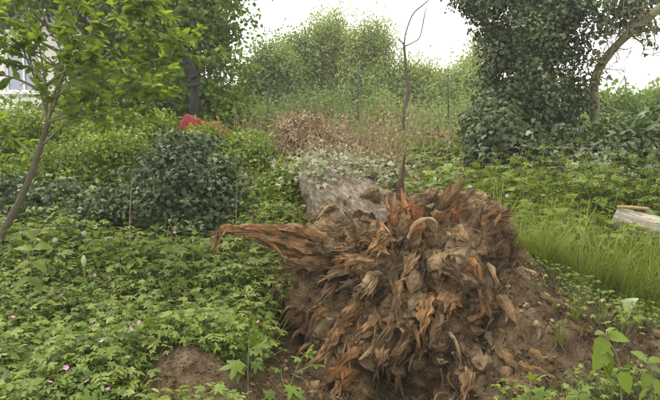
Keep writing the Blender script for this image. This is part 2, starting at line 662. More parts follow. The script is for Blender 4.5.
M_DRYLEAF = leaf_mat("dry leaf", [(0.09, 0.055, 0.026), (0.175, 0.115, 0.058), (0.28, 0.2, 0.11), (0.38, 0.3, 0.19)], rough=.8, trans=.15, warm=(1.1, .9, .6))
M_DEADLEAF = leaf_mat("withered pale leaf", [(0.0931, 0.11, 0.05), (0.18, 0.18, 0.1), (0.27, 0.27, 0.18)], rough=.8, trans=.2, warm=(1, 1, .8))
M_STEM = plain_mat("green stem", (.11, .16, .045), .6, (.15, .13, .06), 8)
M_DRYSTEM = plain_mat("dry stem", (.19, .13, .08), .85, (.30, .24, .15), 10)
M_BARK = fibre_mat("tree bark", [(.035, .028, .020), (.085, .070, .050), (.15, .125, .09)], dirt=(.06, .07, .03), dirt_amt=.35, around=16, along=10, bump=.008)
M_LIMB = fibre_mat("mossy limb bark", [(.09, .075, .045), (.16, .14, .085), (.24, .21, .14)], dirt=(.13, .14, .055), dirt_amt=.6, around=9, along=6, bump=.006)
M_TRUNK = fibre_mat("fallen trunk bark", [(.030, .023, .015), (.13, .105, .075), (.31, .275, .215)], dirt=(.09, .065, .04), dirt_amt=.4, around=60, along=9, bump=.02)
M_WOOD = fibre_mat("torn orange wood", [(.060, .029, .011), (.195, .104, .042), (.36, .22, .105)], dirt_amt=.45)
M_RUST = fibre_mat("rusty red wood", [(.055, .022, .009), (.165, .072, .026), (.28, .145, .055)], dirt_amt=.25)
M_TAN = fibre_mat("pale split wood", [(.12, .078, .040), (.28, .195, .105), (.45, .345, .20)], dirt_amt=.4)
M_ROOT = fibre_mat("dirty root", [(.040, .022, .010), (.148, .082, .035), (.29, .175, .082)], dirt_amt=.65)
M_DARKROOT = fibre_mat("dark rotten root", [(.020, .013, .008), (.058, .038, .021), (.125, .084, .047)], dirt_amt=.3)
M_CLAY = soil_mat("grey brown clay", [(.060, .042, .024), (.13, .096, .055), (.20, .155, .092)], 8, .012, 55)
M_CLOD = soil_mat("pale clay clod", [(.075, .052, .028), (.135, .100, .055), (.20, .155, .092)], 11, .008, 65)
M_SOIL = soil_mat("reddish loose soil", [(.055, .036, .020), (.125, .086, .050), (.205, .152, .095)], 9, .02, 80)
M_GROUND = soil_mat("ground litter", [(.035, .026, .014), (.07, .052, .026), (.095, .085, .032)], 4, .02, 60)
M_PINK = leaf_mat("pink petal", [(0.5, 0.2, 0.4), (0.62, 0.3, 0.52)], trans=.35, warm=(1, .8, 1))
M_YELLOW = leaf_mat("yellow petal", [(0.8, 0.52, 0.01), (0.85, 0.62, 0.03)], trans=.3, warm=(1, .9, .3))
M_WHITE = leaf_mat("white petal", [(0.5772, 0.64, 0.55), (0.6982, 0.76, 0.7)], trans=.3, warm=(1, 1, .9))
M_CREAM = leaf_mat("cream spathe", [(0.3351, 0.4, 0.22), (0.4096, 0.47, 0.29)], trans=.35, rough=.4, warm=(1, 1, .75))
M_LOG = fibre_mat("weathered log", [(.10, .085, .065), (.27, .24, .19), (.43, .395, .33)], dirt=(.16, .13, .09), dirt_amt=.3, around=26, along=4, bump=.012)
M_LOGEND = plain_mat("grey log end", (.30, .26, .20), .9, (.16, .13, .09), 25, .006)
M_STICK = plain_mat("yellowish stick", (.30, .22, .11), .85, (.18, .12, .06), 40, .004)
M_POST = plain_mat("green painted metal", (.016, .034, .026), .5, (.024, .045, .034), 30)
M_WIRE = plain_mat("green wire", (.06, .12, .08), .5, (.09, .14, .10), 30)
M_DARKPOST = plain_mat("dark weathered post", (.010, .010, .011), .9, (.022, .021, .020), 12, .01)
M_TARP = plain_mat("red cloth", (.17, .012, .017), .8, (.12, .010, .014), 9, .004)
M_WALL = plain_mat("white render", (.72, .71, .67), .9, (.66, .65, .60), 3, .003)
M_TILE = plain_mat("dark roof tile", (.09, .06, .05), .85, (.13, .08, .06), 9, .01)
M_FRAME = plain_mat("white window frame", (.75, .75, .74), .4, (.7, .7, .69), 5)


def glass_mat():
    m, nt, out = new_mat("window glass")
    b = nd(nt, "ShaderNodeBsdfPrincipled")
    b.inputs["Base Color"].default_value = (.16, .20, .28, 1)
    b.inputs["Roughness"].default_value = .05
    b.inputs["Specular IOR Level"].default_value = 1.0
    b.inputs["Coat Weight"].default_value = 1.0
    nt.links.new(b.outputs[0], out.inputs["Surface"])
    return m


M_GLASS = glass_mat()

# ------------------------------------------------------------------ the ground
_gy = np.array([-30, 0, 3, 4, 5, 6, 7, 8, 10, 12, 14, 17, 20, 30, 60, 400])
_gz = np.array([-1.2, -.12, 0, .04, .16, .36, .60, .85, 1.27, 1.56, 1.78, 1.98, 2.1, 2.4, 3.2, 10])


def gauss(x, y, cx, cy, rx, ry):
    return np.exp(-(((x - cx) / rx) ** 2 + ((y - cy) / ry) ** 2))


def ground_z(x, y):
    x = np.asarray(x, float)
    y = np.asarray(y, float)
    z = (np.interp(y - .25, _gy, _gz) + np.interp(y + .25, _gy, _gz)) / 2
    z = z - .34 * gauss(x, y, .45, 4.25, .62, .45) - .36 * gauss(x, y, .48, 3.55, .62, .55)
    z = z + .20 * gauss(x, y, -.92, 3.55, .42, .34)
    z = z + .10 * gauss(x, y, -2.6, 5.6, 1.4, 1.2)
    q = np.stack([x * .6, y * .6, np.zeros_like(x)], -1).reshape(-1, 3)
    k = np.clip((30 - y) / 20, 0.2, 1)
    return z + .10 * (fbm(q, 3) + .35 * fbm(q * 5, 3)).reshape(x.shape) * k


def grid(xs, ys, zf):
    X, Y = np.meshgrid(xs, ys)
    V = np.stack([X, Y, zf(X, Y)], -1).reshape(-1, 3)
    nx, ny = len(xs), len(ys)
    i = (np.arange(ny - 1)[:, None] * nx + np.arange(nx - 1)[None]).ravel()
    T = np.vstack([np.stack([i, i + 1, i + nx + 1], 1), np.stack([i, i + nx + 1, i + nx], 1)])
    return V, T


def steps(a, b, s):
    return list(np.arange(a, b, s))


g = Geo()
xs = np.array(steps(-60, -6, 1.5) + steps(-6, 6, .06) + steps(6, 61, 1.5))
ys = np.array(steps(-12, 2, 1.0) + steps(2, 7, .06) + steps(7, 14, .15) + steps(14, 76, 1.5))
g.add(*grid(xs, ys, ground_z))
build("ground", g, M_GROUND, kind="structure", label="sloping ground of dark soil and leaf litter under the weeds", category="ground")

# heap of thrown up earth to the right of the root plate
CREST = np.array([P(478, 262, 4.55), P(505, 272, 4.5), P(535, 284, 4.5), P(565, 303, 4.45), P(590, 318, 4.4), P(622, 334, 4.35), P(668, 352, 4.3)])
CREST = spline(CREST, 60)


def heap_z(x, y):
    cy = np.interp(x, CREST[:, 0], CREST[:, 1])
    cz = np.interp(x, CREST[:, 0], CREST[:, 2])
    g0 = ground_z(x, y)
    h = np.maximum(cz - ground_z(x, cy), 0.05)
    d = (y - cy)
    front = smooth(1.15, 0, -d)
    back = smooth(.6, 0, d)
    f = np.where(d < 0, front ** 1.1, back)
    edge = smooth(2.75, 2.3, x) * smooth(.92, 1.42, x)
    q = np.stack([x, y, np.zeros_like(x)], -1).reshape(-1, 3)
    lump = (.12 * ridged(q * 2.6, 4) + .07 * fbm(q * 9, 4) + .045 * ridged(q * 15 + 3, 3) + .02 * fbm(q * 40, 3)).reshape(x.shape)
    return g0 - .05 + (h + .02) * f * edge + lump * smooth(0, .4, f) * edge * .9


g = Geo()
g.add(*grid(np.arange(.45, 2.9, .014), np.arange(2.9, 5.3, .014), heap_z))
heap = build("soil_heap", g, M_SOIL, label="heap of bare reddish brown earth sloping down right of the root plate", category="earth")

# small bare mound in the left foreground
MX, MY = -.86, 3.32


def mound_z(x, y):
    q = np.stack([x, y, np.zeros_like(x)], -1).reshape(-1, 3)
    f = gauss(x, y, MX, MY, .30, .26)
    return ground_z(x, y) - .04 + .17 * f ** .8 + (.035 * ridged(q * 5, 3) + .02 * fbm(q * 16, 4)).reshape(x.shape) * smooth(.02, .5, f) + .02 * fbm(q * 30, 3).reshape(x.shape) * f


g = Geo()
g.add(*grid(np.arange(MX - .75, MX + .75, .013), np.arange(MY - .6, MY + .6, .013), mound_z))
mound = build("soil_mound", g, M_SOIL, label="low bare mound of crumbly brown soil at the lower left edge of the hollow", category="earth")


def on_ground(x, y):
    z = ground_z(x, y)
    inh = (x > .8) & (x < 2.85) & (y > 3.05) & (y < 5.25)
    return np.where(inh, np.maximum(z, heap_z(x, y)), z)


# ------------------------------------------------------------------ the fallen tree
ft = thing("fallen_tree", "uprooted fallen tree with its torn muddy root plate tipped up facing the viewer", "fallen tree", (0, 0, 0))


def blob_bm(bm, c, r, seed, amp=.25, sub=3, freq=1.6):
    res = bmesh.ops.create_icosphere(bm, subdivisions=sub, radius=1.0)
    vs = res["verts"]
    U = np.array([v.co[:] for v in vs])
    f = 1 + amp * fbm(U * freq + seed, 3)
    Pn = U * f[:, None] * np.asarray(r) + np.asarray(c)
    for v, p in zip(vs, Pn):
        v.co = p


def remesh(geo_or_bm, voxel):
    me = bpy.data.meshes.new("core_tmp")
    geo_or_bm.to_mesh(me)
    geo_or_bm.free()
    tmp = link("core_tmp", me)
    md = tmp.modifiers.new("r", 'REMESH')
    md.mode = 'VOXEL'
    md.voxel_size = voxel
    dg = bpy.context.evaluated_depsgraph_get()
    ev = tmp.evaluated_get(dg).to_mesh()
    nv = len(ev.vertices)
    V = np.empty(nv * 3)
    ev.vertices.foreach_get("co", V)
    N = np.empty(nv * 3)
    ev.vertices.foreach_get("normal", N)
    ev.calc_loop_triangles()
    T = np.empty(len(ev.loop_triangles) * 3, int)
    ev.loop_triangles.foreach_get("vertices", T)
    bpy.data.objects.remove(tmp)
    return V.reshape(-1, 3), N.reshape(-1, 3), T.reshape(-1, 3)


bm = bmesh.new()
core = [
    (P(402, 285, 4.80), (.60, .40, .52)), (P(345, 262, 4.82), (.38, .30, .28)), (P(450, 262, 4.72), (.42, .34, .44)),
    (P(385, 232, 4.85), (.46, .36, .24)), (P(455, 224, 4.75), (.30, .28, .20)), (P(395, 326, 4.50), (.42, .24, .26)),
    (P(345, 335, 4.56), (.28, .24, .34)), (P(450, 330, 4.46), (.34, .22, .30)), (P(330, 300, 4.66), (.24, .2, .28)),
    (P(480, 312, 4.52), (.28, .26, .42)), (P(486, 368, 4.25), (.16, .16, .26)), (P(304, 325, 5.25), (.26, .2, .45)),
    (P(420, 300, 4.36), (.22, .14, .15)), (P(368, 226, 4.98), (.32, .38, .17)), (P(500, 300, 4.64), (.3, .25, .33)),
    (P(455, 275, 4.36), (.16, .12, .16)), (P(385, 272, 4.40), (.17, .12, .10)),
    (P(345, 378, 4.42), (.15, .16, .2)), (P(478, 395, 4.25), (.14, .14, .2)), (P(326, 370, 4.52), (.16, .16, .28)),
    (P(410, 395, 5.3), (.8, .2, .5)), (P(340, 402, 4.30), (.20, .14, .16)), (P(484, 410, 4.10), (.18, .14, .2)), (P(318, 385, 4.45), (.14, .14, .24)), (P(452, 366, 4.36), (.14, .14, .18)),
    (P(332, 396, 4.25), (.20, .18, .24)), (P(472, 388, 4.18), (.20, .18, .28)), (P(445, 350, 4.30), (.20, .15, .2)), (P(362, 358, 4.36), (.18, .16, .2)), (P(512, 330, 4.45), (.2, .2, .3)), (P(500, 385, 4.2), (.16, .16, .25)),
]
for i, (c, r) in enumerate(core):
    blob_bm(bm, c, r, i * 3.7, .38)
V, N, T = remesh(bm, .012)
nv = len(V)
PC = P(405, 262, 4.6)                       # the point the roots radiate from
rel = V - PC
ang = np.arctan2(rel[:, 2], rel[:, 0])
rr = np.linalg.norm(rel[:, [0, 2]], axis=1)
radial = np.stack([np.cos(ang) * 4.6, np.sin(ang) * 4.6, rr * 2.2], -1)
warp = V + .06 * np.stack([fbm(V * 4 + 7, 2), fbm(V * 4 + 19, 2), fbm(V * 4 + 31, 2)], -1)
steps_ = fbm(warp * 6.0 + 5, 3)
terr = np.round(steps_ * 5) / 5 + .25 * (steps_ * 5 - np.round(steps_ * 5))       # broken, ledge-like clay
pits = np.minimum(fbm(warp * 3.4 + 2, 3) + .12, 0)
disp = .52 * pits + .070 * ridged(radial + [0, 0, 3], 3) + .055 * terr + .030 * ridged(warp * 9, 4) + .024 * fbm(V * 22, 4) + .013 * ridged(V * 44, 2)
V2 = V + N * (disp - .02)[:, None]
g = Geo()
uvb = np.stack([ang / (2 * math.pi), rr, np.zeros(nv)], -1)
g.add(V2, T, .5, uvb)
M_PLATE = soil_mat("root plate earth", [(.032, .020, .011), (.098, .062, .033), (.175, .120, .064), (.26, .19, .11)], 6.5, .016, 60)
plate = build("root_plate", g, M_PLATE, ft, label="lumpy clay and soil packed between the torn roots")
flat(plate)
bvh = BVHTree.FromPolygons([tuple(v) for v in V2], [tuple(t) for t in T])


def hit(px, py):
    """where the ray of a pixel meets the root plate"""
    d = unit(P(px, py, 4.0) - CAM)
    h = bvh.ray_cast(Vector(CAM), Vector(d))
    if h[0] is None:
        return P(px, py, 4.55), -d
    return np.array(h[0]), np.array(h[1])


# trunk: lies away up the slope
g = Geo()
tr_pts = [P(395, 254, 4.75), P(364, 224, 5.1), P(345, 206, 5.5), P(332, 190, 6.3), P(318, 172, 8.0), P(308, 160, 9.6)]
TC_, TR_ = tube(g, tr_pts, [.36, .315, .285, .26, .22, .16], 110, 260, rough=.16, seed=2.2, ridge=.10, cap=False)
tv = g.V[0]
tu = g.U[0]
q = np.stack([np.cos(tu[:, 0] * 6.283) * 5.5, np.sin(tu[:, 0] * 6.283) * 5.5, tu[:, 1] * 1.7], -1)
tn = unit(tv - np.repeat(TC_, 110, 0))
bark = np.clip(ridged(q * 1.5, 4, .55) * .5 + .35, -.6, .8)
g.V[0] = tv + tn * (.050 * bark + .022 * ridged(q * 4, 3))[:, None]
trunk = build("trunk", g, M_TRUNK, ft, label="pale grey barked trunk running back from the root plate")

_rs = 1.0


def root(pts, radii, mat, strands=6, spread=.5, core_len=.8, ridge=.3, sides=12, n=22, label=None, flat_=1.0, wob=.5):
    """a torn root: a fluted core wrapped in split strands that end at different lengths"""
    global _rs
    _rs += 1.37
    g = Geo()
    C, r = spline(pts, n), spline_r(radii, n)
    m = max(4, int(n * core_len))
    C = C + np.cumsum(rng.normal(size=(n, 3)), 0) * (.10 * r.mean() * wob)
    cr = r[:m] * (1 + .10 * rng.normal(size=m) * (np.arange(m) > 1))
    tube(g, C[:m:2] if m > 7 else C[:m], np.maximum(cr[:m:2] if m > 7 else cr[:m], .002) * .8, sides, int(n * 1.4), rough=.32, seed=_rs, ridge=ridge * 1.1, jag=.4)
    tan = unit(np.gradient(C, axis=0))
    ref = unit(np.array([.2, .9, .35]))
    X = unit(np.cross(tan, ref))
    Y = np.cross(tan, X)
    L = np.linalg.norm(np.diff(C, axis=0), axis=1).sum()
    for k in range(strands):
        i = min(int(random.uniform(.15, .95) * (n - 1)), n - 2)
        th = k * 2.4 + random.uniform(-.5, .5)
        side = X[i] * math.cos(th) + Y[i] * math.sin(th) * flat_
        dd = unit(tan[i] + spread * .45 * side + rng.normal(size=3) * .10 * wob)
        ln = min(L * random.uniform(.18, .5), (.03 + r[i] * 3.2) * random.uniform(.6, 1.3))
        sliver(g, C[i] + side * r[i] * .5 - dd * ln * .25, dd, ln, max(.003, r[i] * random.uniform(.25, .5)), .5, _rs + k)
    o = flat(build("root", g, mat, ft))
    if label:
        o["label"] = label
    return o


def rp(px, py, off):
    """point on the root plate under a pixel, pulled off metres towards the viewer"""
    h, _ = hit(px, py)
    return h - unit(h - CAM) * off


# hand placed roots -------------------------------------------------
root([P(352, 248, 4.75), P(312, 246, 4.60), P(284, 238, 4.46), P(256, 231, 4.38), P(232, 231, 4.33), P(217, 235, 4.30), P(212, 247, 4.30), P(210, 262, 4.30)],
     [.19, .150, .105, .055, .036, .026, .020, .010], M_WOOD, strands=44, spread=.2, core_len=1.0, ridge=.45, sides=30, n=60, wob=.7,
     label="long torn orange root reaching out to the left and hooking down")
root([P(335, 262, 4.62), P(308, 264, 4.48), P(288, 262, 4.40), P(272, 254, 4.36)], [.10, .065, .035, .010], M_ROOT, 14, .7)
root([P(325, 240, 4.6), P(300, 230, 4.45), P(276, 228, 4.40), P(256, 226, 4.38)], [.09, .05, .03, .008], M_WOOD, 14, .5)
root([P(256, 229, 4.38), P(253, 214, 4.38), P(254, 198, 4.38)], [.013, .008, .003], M_DARKROOT, 1, .3, 1)
root([P(243, 233, 4.34), P(246, 250, 4.33), P(245, 268, 4.33)], [.010, .008, .003], M_ROOT, 1, .3, 1)
root([P(268, 240, 4.40), P(282, 255, 4.36), P(287, 268, 4.36)], [.020, .012, .004], M_WOOD, 2, .3, 1)
root([P(402, 215, 4.62), P(400, 192, 4.62), P(402, 172, 4.60), P(404, 149, 4.58)], [.055, .040, .026, .004], M_DARKROOT, 2, .05, 1.0, label="dark pointed root spike sticking straight up")
root([P(408, 250, 4.58), P(410, 228, 4.46), P(409, 210, 4.44), P(408, 198, 4.46)], [.12, .11, .085, .055], M_RUST, 22, .3, .7, .45, 26, 30, label="broken rusty red root stub")
root([P(394, 240, 4.48), P(395, 218, 4.40), P(400, 200, 4.44)], [.045, .04, .015], M_RUST, 6, .3)
root([P(408, 238, 4.32), P(416, 224, 4.26), P(428, 219, 4.24), P(436, 222, 4.23), P(438, 231, 4.23)], [.018, .018, .016, .012, .006], M_TAN, 2, .1, 1.0)
root([P(440, 240, 4.64), P(447, 220, 4.52), P(454, 205, 4.47), P(460, 196, 4.46)], [.13, .125, .10, .06], M_ROOT, 28, .45, .75, .5, 26, 30, label="knotted broken root stub at the top of the plate")
root([P(448, 226, 4.5), P(456, 212, 4.42), P(466, 205, 4.42)], [.06, .055, .03], M_RUST, 8, .5)
root([P(466, 234, 4.58), P(482, 220, 4.47), P(496, 215, 4.44), P(514, 212, 4.42)], [.11, .085, .055, .010], M_ROOT, 24, .7, .7, .45, 24, 30, label="jagged root stub pointing right")
root([P(476, 224, 4.5), P(488, 209, 4.46), P(502, 203, 4.46)], [.05, .035, .008], M_ROOT, 6, .5)
root([P(484, 214, 4.48), P(488, 204, 4.48), P(492, 190, 4.48)], [.028, .014, .004], M_DARKROOT, 3, .2, 1)
root([P(462, 252, 4.5), P(478, 240, 4.38), P(492, 232, 4.34), P(504, 222, 4.35)], [.09, .07, .045, .010], M_DARKROOT, 14, .8)
root([P(486, 222, 4.42), P(485, 238, 4.36), P(480, 254, 4.35)], [.055, .045, .012], M_RUST, 8, .7)
root([P(480, 258, 4.42), P(490, 268, 4.30), P(496, 282, 4.25), P(499, 294, 4.25)], [.05, .035, .02, .006], M_TAN, 6, .6)
root([P(430, 250, 4.42), P(437, 262, 4.28), P(440, 276, 4.24), P(442, 292, 4.24)], [.03, .026, .018, .005], M_TAN, 6, .7)
# pale shattered bundle on the left of the face
for q, (a, b_, c_) in enumerate([((368, 268), (345, 272), (308, 287)), ((374, 262), (350, 262), (326, 274)), ((362, 276), (348, 284), (330, 298)),
                                 ((374, 270), (364, 284), (350, 298)), ((360, 258), (342, 258), (328, 263)), ((378, 276), (372, 288), (358, 302)), ((352, 268), (338, 268), (324, 280))]):
    root([rp(*a, -.03), rp(*b_, .08), rp(*c_, .11)], [.035, .034, .006], [M_TAN, M_WOOD, M_TAN][q % 3], 14, 1.2, .9, wob=1.2)
# spikes pointing down and to the left
down = [((372, 298), (355, 318), (333, 345), M_WOOD), ((395, 318), (380, 338), (352, 368), M_ROOT), ((360, 342), (345, 362), (312, 398), M_WOOD),
        ((400, 292), (398, 312), (402, 330), M_ROOT), ((424, 305), (420, 330), (410, 352), M_WOOD), ((384, 348), (376, 364), (366, 390), M_ROOT),
        ((424, 338), (424, 352), (424, 372), M_ROOT), ((384, 338), (366, 350), (340, 372), M_TAN), ((340, 330), (326, 345), (312, 362), M_ROOT),
        ((352, 352), (340, 372), (334, 394), M_ROOT), ((436, 318), (436, 340), (428, 362), M_ROOT), ((446, 296), (452, 318), (452, 336), M_WOOD),
        ((330, 290), (316, 300), (300, 322), M_ROOT), ((322, 312), (310, 330), (306, 352), M_ROOT), ((480, 300), (490, 318), (508, 338), M_ROOT),
        ((470, 318), (486, 336), (496, 360), M_ROOT), ((488, 330), (490, 350), (489, 368), M_TAN), ((462, 348), (470, 368), (474, 392), M_DARKROOT),
        ((374, 318), (352, 336), (330, 352), M_ROOT),
        ((344, 376), (326, 384), (314, 402), M_RUST), ((470, 262), (482, 272), (486, 290), M_RUST), ((446, 268), (460, 280), (466, 300), M_DARKROOT),
        ((350, 248), (338, 252), (318, 250), M_ROOT), ((366, 240), (384, 250), (398, 268), M_WOOD), ((380, 236), (372, 250), (356, 262), M_WOOD),
        ((412, 258), (404, 276), (392, 290), M_ROOT), ((420, 262), (424, 280), (420, 298), M_DARKROOT), ((356, 300), (344, 318), (326, 334), M_ROOT), ((346, 372), (332, 392), (318, 412), M_WOOD), ((470, 372), (468, 392), (462, 410), M_ROOT), ((330, 350), (318, 372), (302, 392), M_ROOT), ((410, 326), (404, 346), (388, 362), M_ROOT)]
for a, b_, c_, mt in down:
    w = random.uniform(.85, 1.5)
    c_ = (c_[0] + random.uniform(-12, 8), c_[1] + random.uniform(-6, 4))
    f_ = random.uniform(.25, .7)
    c_ = (b_[0] + (c_[0] - b_[0]) * f_, b_[1] + (c_[1] - b_[1]) * f_)
    b_ = ((a[0] + b_[0]) / 2, (a[1] + b_[1]) / 2)
    root([rp(*a, -.09), rp(*a, -.01), rp(*b_, .05), rp(*c_, .13 + random.uniform(-.04, .05))],
         [.085 * w, .066 * w, .040 * w, .003], mt, random.randint(8, 14), .6, 1.0, .7, 20, 26, flat_=.9, wob=.7)
# smaller radiating roots, thrown over the face at random
pool = [M_ROOT, M_ROOT, M_ROOT, M_DARKROOT, M_ROOT, M_TAN, M_WOOD]
cnt = 0
while cnt < 125:
    px, py = random.uniform(292, 505), random.uniform(206, 398)
    h, nrm = hit(px, py)
    if bvh.ray_cast(Vector(CAM), Vector(unit(P(px, py, 4) - CAM)))[0] is None:
        continue
    v = np.array([h[0] - PC[0], 0, h[2] - PC[2] - .1])
    v = unit(v + [0, 0, -.25])
    d = unit(.85 * v + .35 * nrm + rng.normal(size=3) * .6 + np.array([-.1, -.15, -.2]))
    L = random.uniform(.08, .30)
    r0 = random.uniform(.005, .020)
    bend = rng.normal(size=3) * .3
    root([h - nrm * .03, h + d * L * .4, h + unit(d + bend + [0, 0, -.3]) * L], [r0 * 1.3, r0, r0 * .15], random.choice(pool), random.randint(2, 5), .8, 1.0, .4, 8, 14, wob=1.5)
    cnt += 1

# clay clods stuck between the roots
clod_me = []
for k in range(12):
    bm = bmesh.new()
    pts = unit(rng.normal(size=(11, 3))) * rng.uniform(.7, 1.15, (11, 1))
    vs = [bm.verts.new(p) for p in pts]
    bmesh.ops.convex_hull(bm, input=vs)
    bmesh.ops.delete(bm, geom=[v for v in bm.verts if not v.link_faces], context='VERTS')
    bmesh.ops.subdivide_edges(bm, edges=bm.edges[:], cuts=3, use_grid_fill=True)
    bmesh.ops.triangulate(bm, faces=bm.faces[:])
    Pn = np.array([v.co[:] for v in bm.verts])
    Pn = Pn * (1 + .30 * fbm(Pn * 1.6 + k * 5, 4) + .10 * ridged(Pn * 4 + k, 3))[:, None]
    for v, p in zip(bm.verts, Pn):
        v.co = p
    m_ = bpy.data.meshes.new("clay_clod")
    bm.to_mesh(m_)
    bm.free()
    m_.materials.append(M_CLOD if k % 3 else M_CLAY)
    clod_me.append(m_)
big_clods = [(425, 308, .12), (437, 246, .10), (352, 248, .12), (376, 240, .12), (488, 368, .15), (476, 396, .13), (452, 300, .09), (372, 308, .09), (395, 272, .10), (392, 322, .08),
             (462, 262, .09), (418, 282, .09), (405, 340, .07), (438, 330, .09), (345, 312, .08), (470, 330, .10), (330, 268, .07), (384, 290, .08), (408, 310, .08), (450, 245, .08)]
spots = big_clods + [(random.uniform(310, 495), random.uniform(235, 380), random.uniform(.06, .11)) for _ in range(34)] + [(random.uniform(298, 500), random.uniform(205, 395), random.uniform(.015, .05)) for _ in range(150)]


def put_clod(h, nrm, s, parent, name="clay_clod"):
    o = link(name, random.choice(clod_me), parent, h - nrm * s * .3)
    q = Vector(nrm).to_track_quat('Z', 'Y')
    o.rotation_mode = 'QUATERNION'
    o.rotation_quaternion = q @ Matrix.Rotation(random.uniform(0, 6.28), 3, 'Z').to_quaternion()
    o.scale = (s * random.uniform(.9, 1.4), s * random.uniform(.7, 1.1), s * random.uniform(.4, .65))
    return o


for (px, py, s) in spots:
    h, nrm = hit(px, py)
    put_clod(h, nrm, s, ft)

CRUMB = (np.array([(1, 0, .1), (-.9, .2, 0), (.1, 1.1, 0), (0, -.9, .2), (.1, .1, .8), (0, 0, -.7), (.6, .6, .4)]),
         np.array([(0, 6, 4), (6, 2, 4), (2, 1, 4), (1, 3, 4), (3, 0, 4), (2, 0, 5), (1, 2, 5), (3, 1, 5), (0, 3, 5), (0, 2, 6)]))


def crumbs(geo, pos, s0, s1):
    n = len(pos)
    scatter(geo, CRUMB, pos, frames(unit(rng.normal(size=(n, 3))), unit(rng.normal(size=(n, 3)))), rng.uniform(s0, s1, (n, 3)) * rng.uniform(.5, 1.3, (n, 1)), rng.uniform(0, 1, n))


# loose crumbs, splinters and hair roots
area_w = np.linalg.norm(np.cross(V2[T[:, 1]] - V2[T[:, 0]], V2[T[:, 2]] - V2[T[:, 0]]), axis=1)
fc = V2[T].mean(1)
seen = (fc[:, 1] < 5.1) & (N[T].mean(1)[:, 1] < .5)
area_w = area_w * seen
pick = rng.choice(len(T), 5200, p=area_w / area_w.sum())
g = Geo()
crumbs(g, fc[pick], .004, .016)
build("crumbs", g, M_PLATE, ft, kind="stuff")
g = Geo()
pick = rng.choice(len(T), 900, p=area_w / area_w.sum())
for k in pick:
    p = fc[k]
    nr = N[T[k][0]]
    v = unit(np.array([p[0] - PC[0], 0, p[2] - PC[2] - .05]))
    d = unit(v + nr * .35 + rng.normal(size=3) * .45 + np.array([0, -.1, -.2]))
    sliver(g, p - d * .01, d, random.uniform(.02, .09), random.uniform(.0015, .0055), .5, random.random() * 6, random.choice((0, 0, 1, 2)))
build("splinters", g, [M_ROOT, M_WOOD, M_TAN], ft, kind="stuff")
g = Geo()
for k in range(620):
    px, py = random.uniform(275, 505), random.uniform(205, 398)
    h, nrm = hit(px, py)
    if k % 4 == 0:
        h, nrm = P(random.uniform(270, 312), random.uniform(255, 300), 4.6), np.array([0, -1, 0.])
    d = unit(nrm + rng.normal(size=3) * .6 + np.array([0, 0, -.3]))
    L = random.uniform(.05, .22)
    p1 = h + d * L * .5
    p2 = p1 + unit(d + rng.normal(size=3) * .5 + np.array([0, 0, -1.0])) * L * .6
    tube(g, [h, p1, p2], [.0026, .002, .0009], 3, 5, tint=random.random(), seed=k * .1, cap=False)
build("hair_roots", g, M_ROOT, ft, kind="stuff")

# roots and clods lying in the earth heap at the right
_hx, _hy = np.meshgrid(np.arange(.45, 2.9, .016), np.arange(2.9, 5.3, .016))
YS_ = np.arange(2.9, 5.2, .02)


def heap_hit(px, py):
    q = np.array([P(px, py, Y) for Y in YS_])
    below = q[:, 2] < heap_z(q[:, 0], q[:, 1])
    return q[np.argmax(below)] if below.any() else q[60]


for lab, pts, rad, mt in [
        ("brown broken root lying across the foot of the earth heap", [(520, 366), (540, 374), (562, 386)], [.04, .04, .02], M_ROOT),
        ("thin root at the right end of the earth heap crest", [(560, 326), (590, 332), (628, 346)], [.025, .02, .008], M_ROOT),
        ("slender root trailing down the earth heap beside the root plate", [(500, 330), (530, 348), (548, 366)], [.022, .016, .006], M_ROOT),
        ("brown root fragment in the lower right of the earth heap", [(590, 350), (612, 352), (634, 358)], [.025, .024, .012], M_ROOT),
        ("dark thin root hanging down the earth heap's left face", [(510, 296), (522, 320), (520, 345)], [.016, .012, .005], M_DARKROOT),
        ("brown root along the crest of the earth heap", [(540, 296), (568, 310), (596, 326)], [.03, .026, .010], M_ROOT),
        ("thick torn root sticking out of the left face of the earth heap", [(503, 300), (514, 318), (528, 342)], [.06, .05, .01], M_ROOT),
        ("split tan root in the left face of the earth heap", [(526, 306), (536, 326), (540, 346)], [.03, .025, .006], M_TAN),
        ("splintered brown root low on the earth heap near the bottom edge", [(530, 352), (548, 364), (572, 368)], [.04, .035, .01], M_ROOT),
        ("dark root bridging the dip in the earth heap's crest", [(520, 284), (546, 300), (570, 316)], [.035, .03, .01], M_DARKROOT),
        ("brown root end poking out at the bottom of the earth heap", [(506, 372), (512, 388), (520, 404)], [.05, .04, .012], M_ROOT),
        ("thin brown root lying near the cream flower on the earth heap", [(580, 334), (602, 342), (618, 340)], [.02, .016, .006], M_ROOT),
        ("stubby brown root where the earth heap meets the root plate", [(500, 350), (514, 364), (526, 380)], [.045, .04, .012], M_ROOT)]:
    pp = np.array([heap_hit(*q) for q in pts]) + [0, 0, rad[0] * .2]
    root([q - pp[0] for q in pp], rad, mt, 6, .5, .9)
    o = COL.objects[-1]
    o.parent = None
    o.location = pp[0]
    o.name = "broken_root"
    o["label"], o["category"], o["group"] = lab, "root", "roots in the earth heap"
n = 5200
cx_, cy_ = rng.uniform(.6, 2.7, n), rng.uniform(3.1, 5.0, n)
hz_ = heap_z(cx_, cy_)
ok = hz_ > ground_z(cx_, cy_) - .01
g = Geo()
crumbs(g, np.stack([cx_, cy_, hz_], -1)[ok], .004, .020)
n = 260
ci, cj = rng.uniform(.7, 2.6, n), rng.uniform(3.3, 4.9, n)
hz_ = heap_z(ci, cj)
ok = hz_ > ground_z(ci, cj)
crumbs(g, np.stack([ci, cj, hz_], -1)[ok], .015, .05)
build("crumbs", g, M_SOIL, heap, kind="stuff")
g = Geo()
n = 420
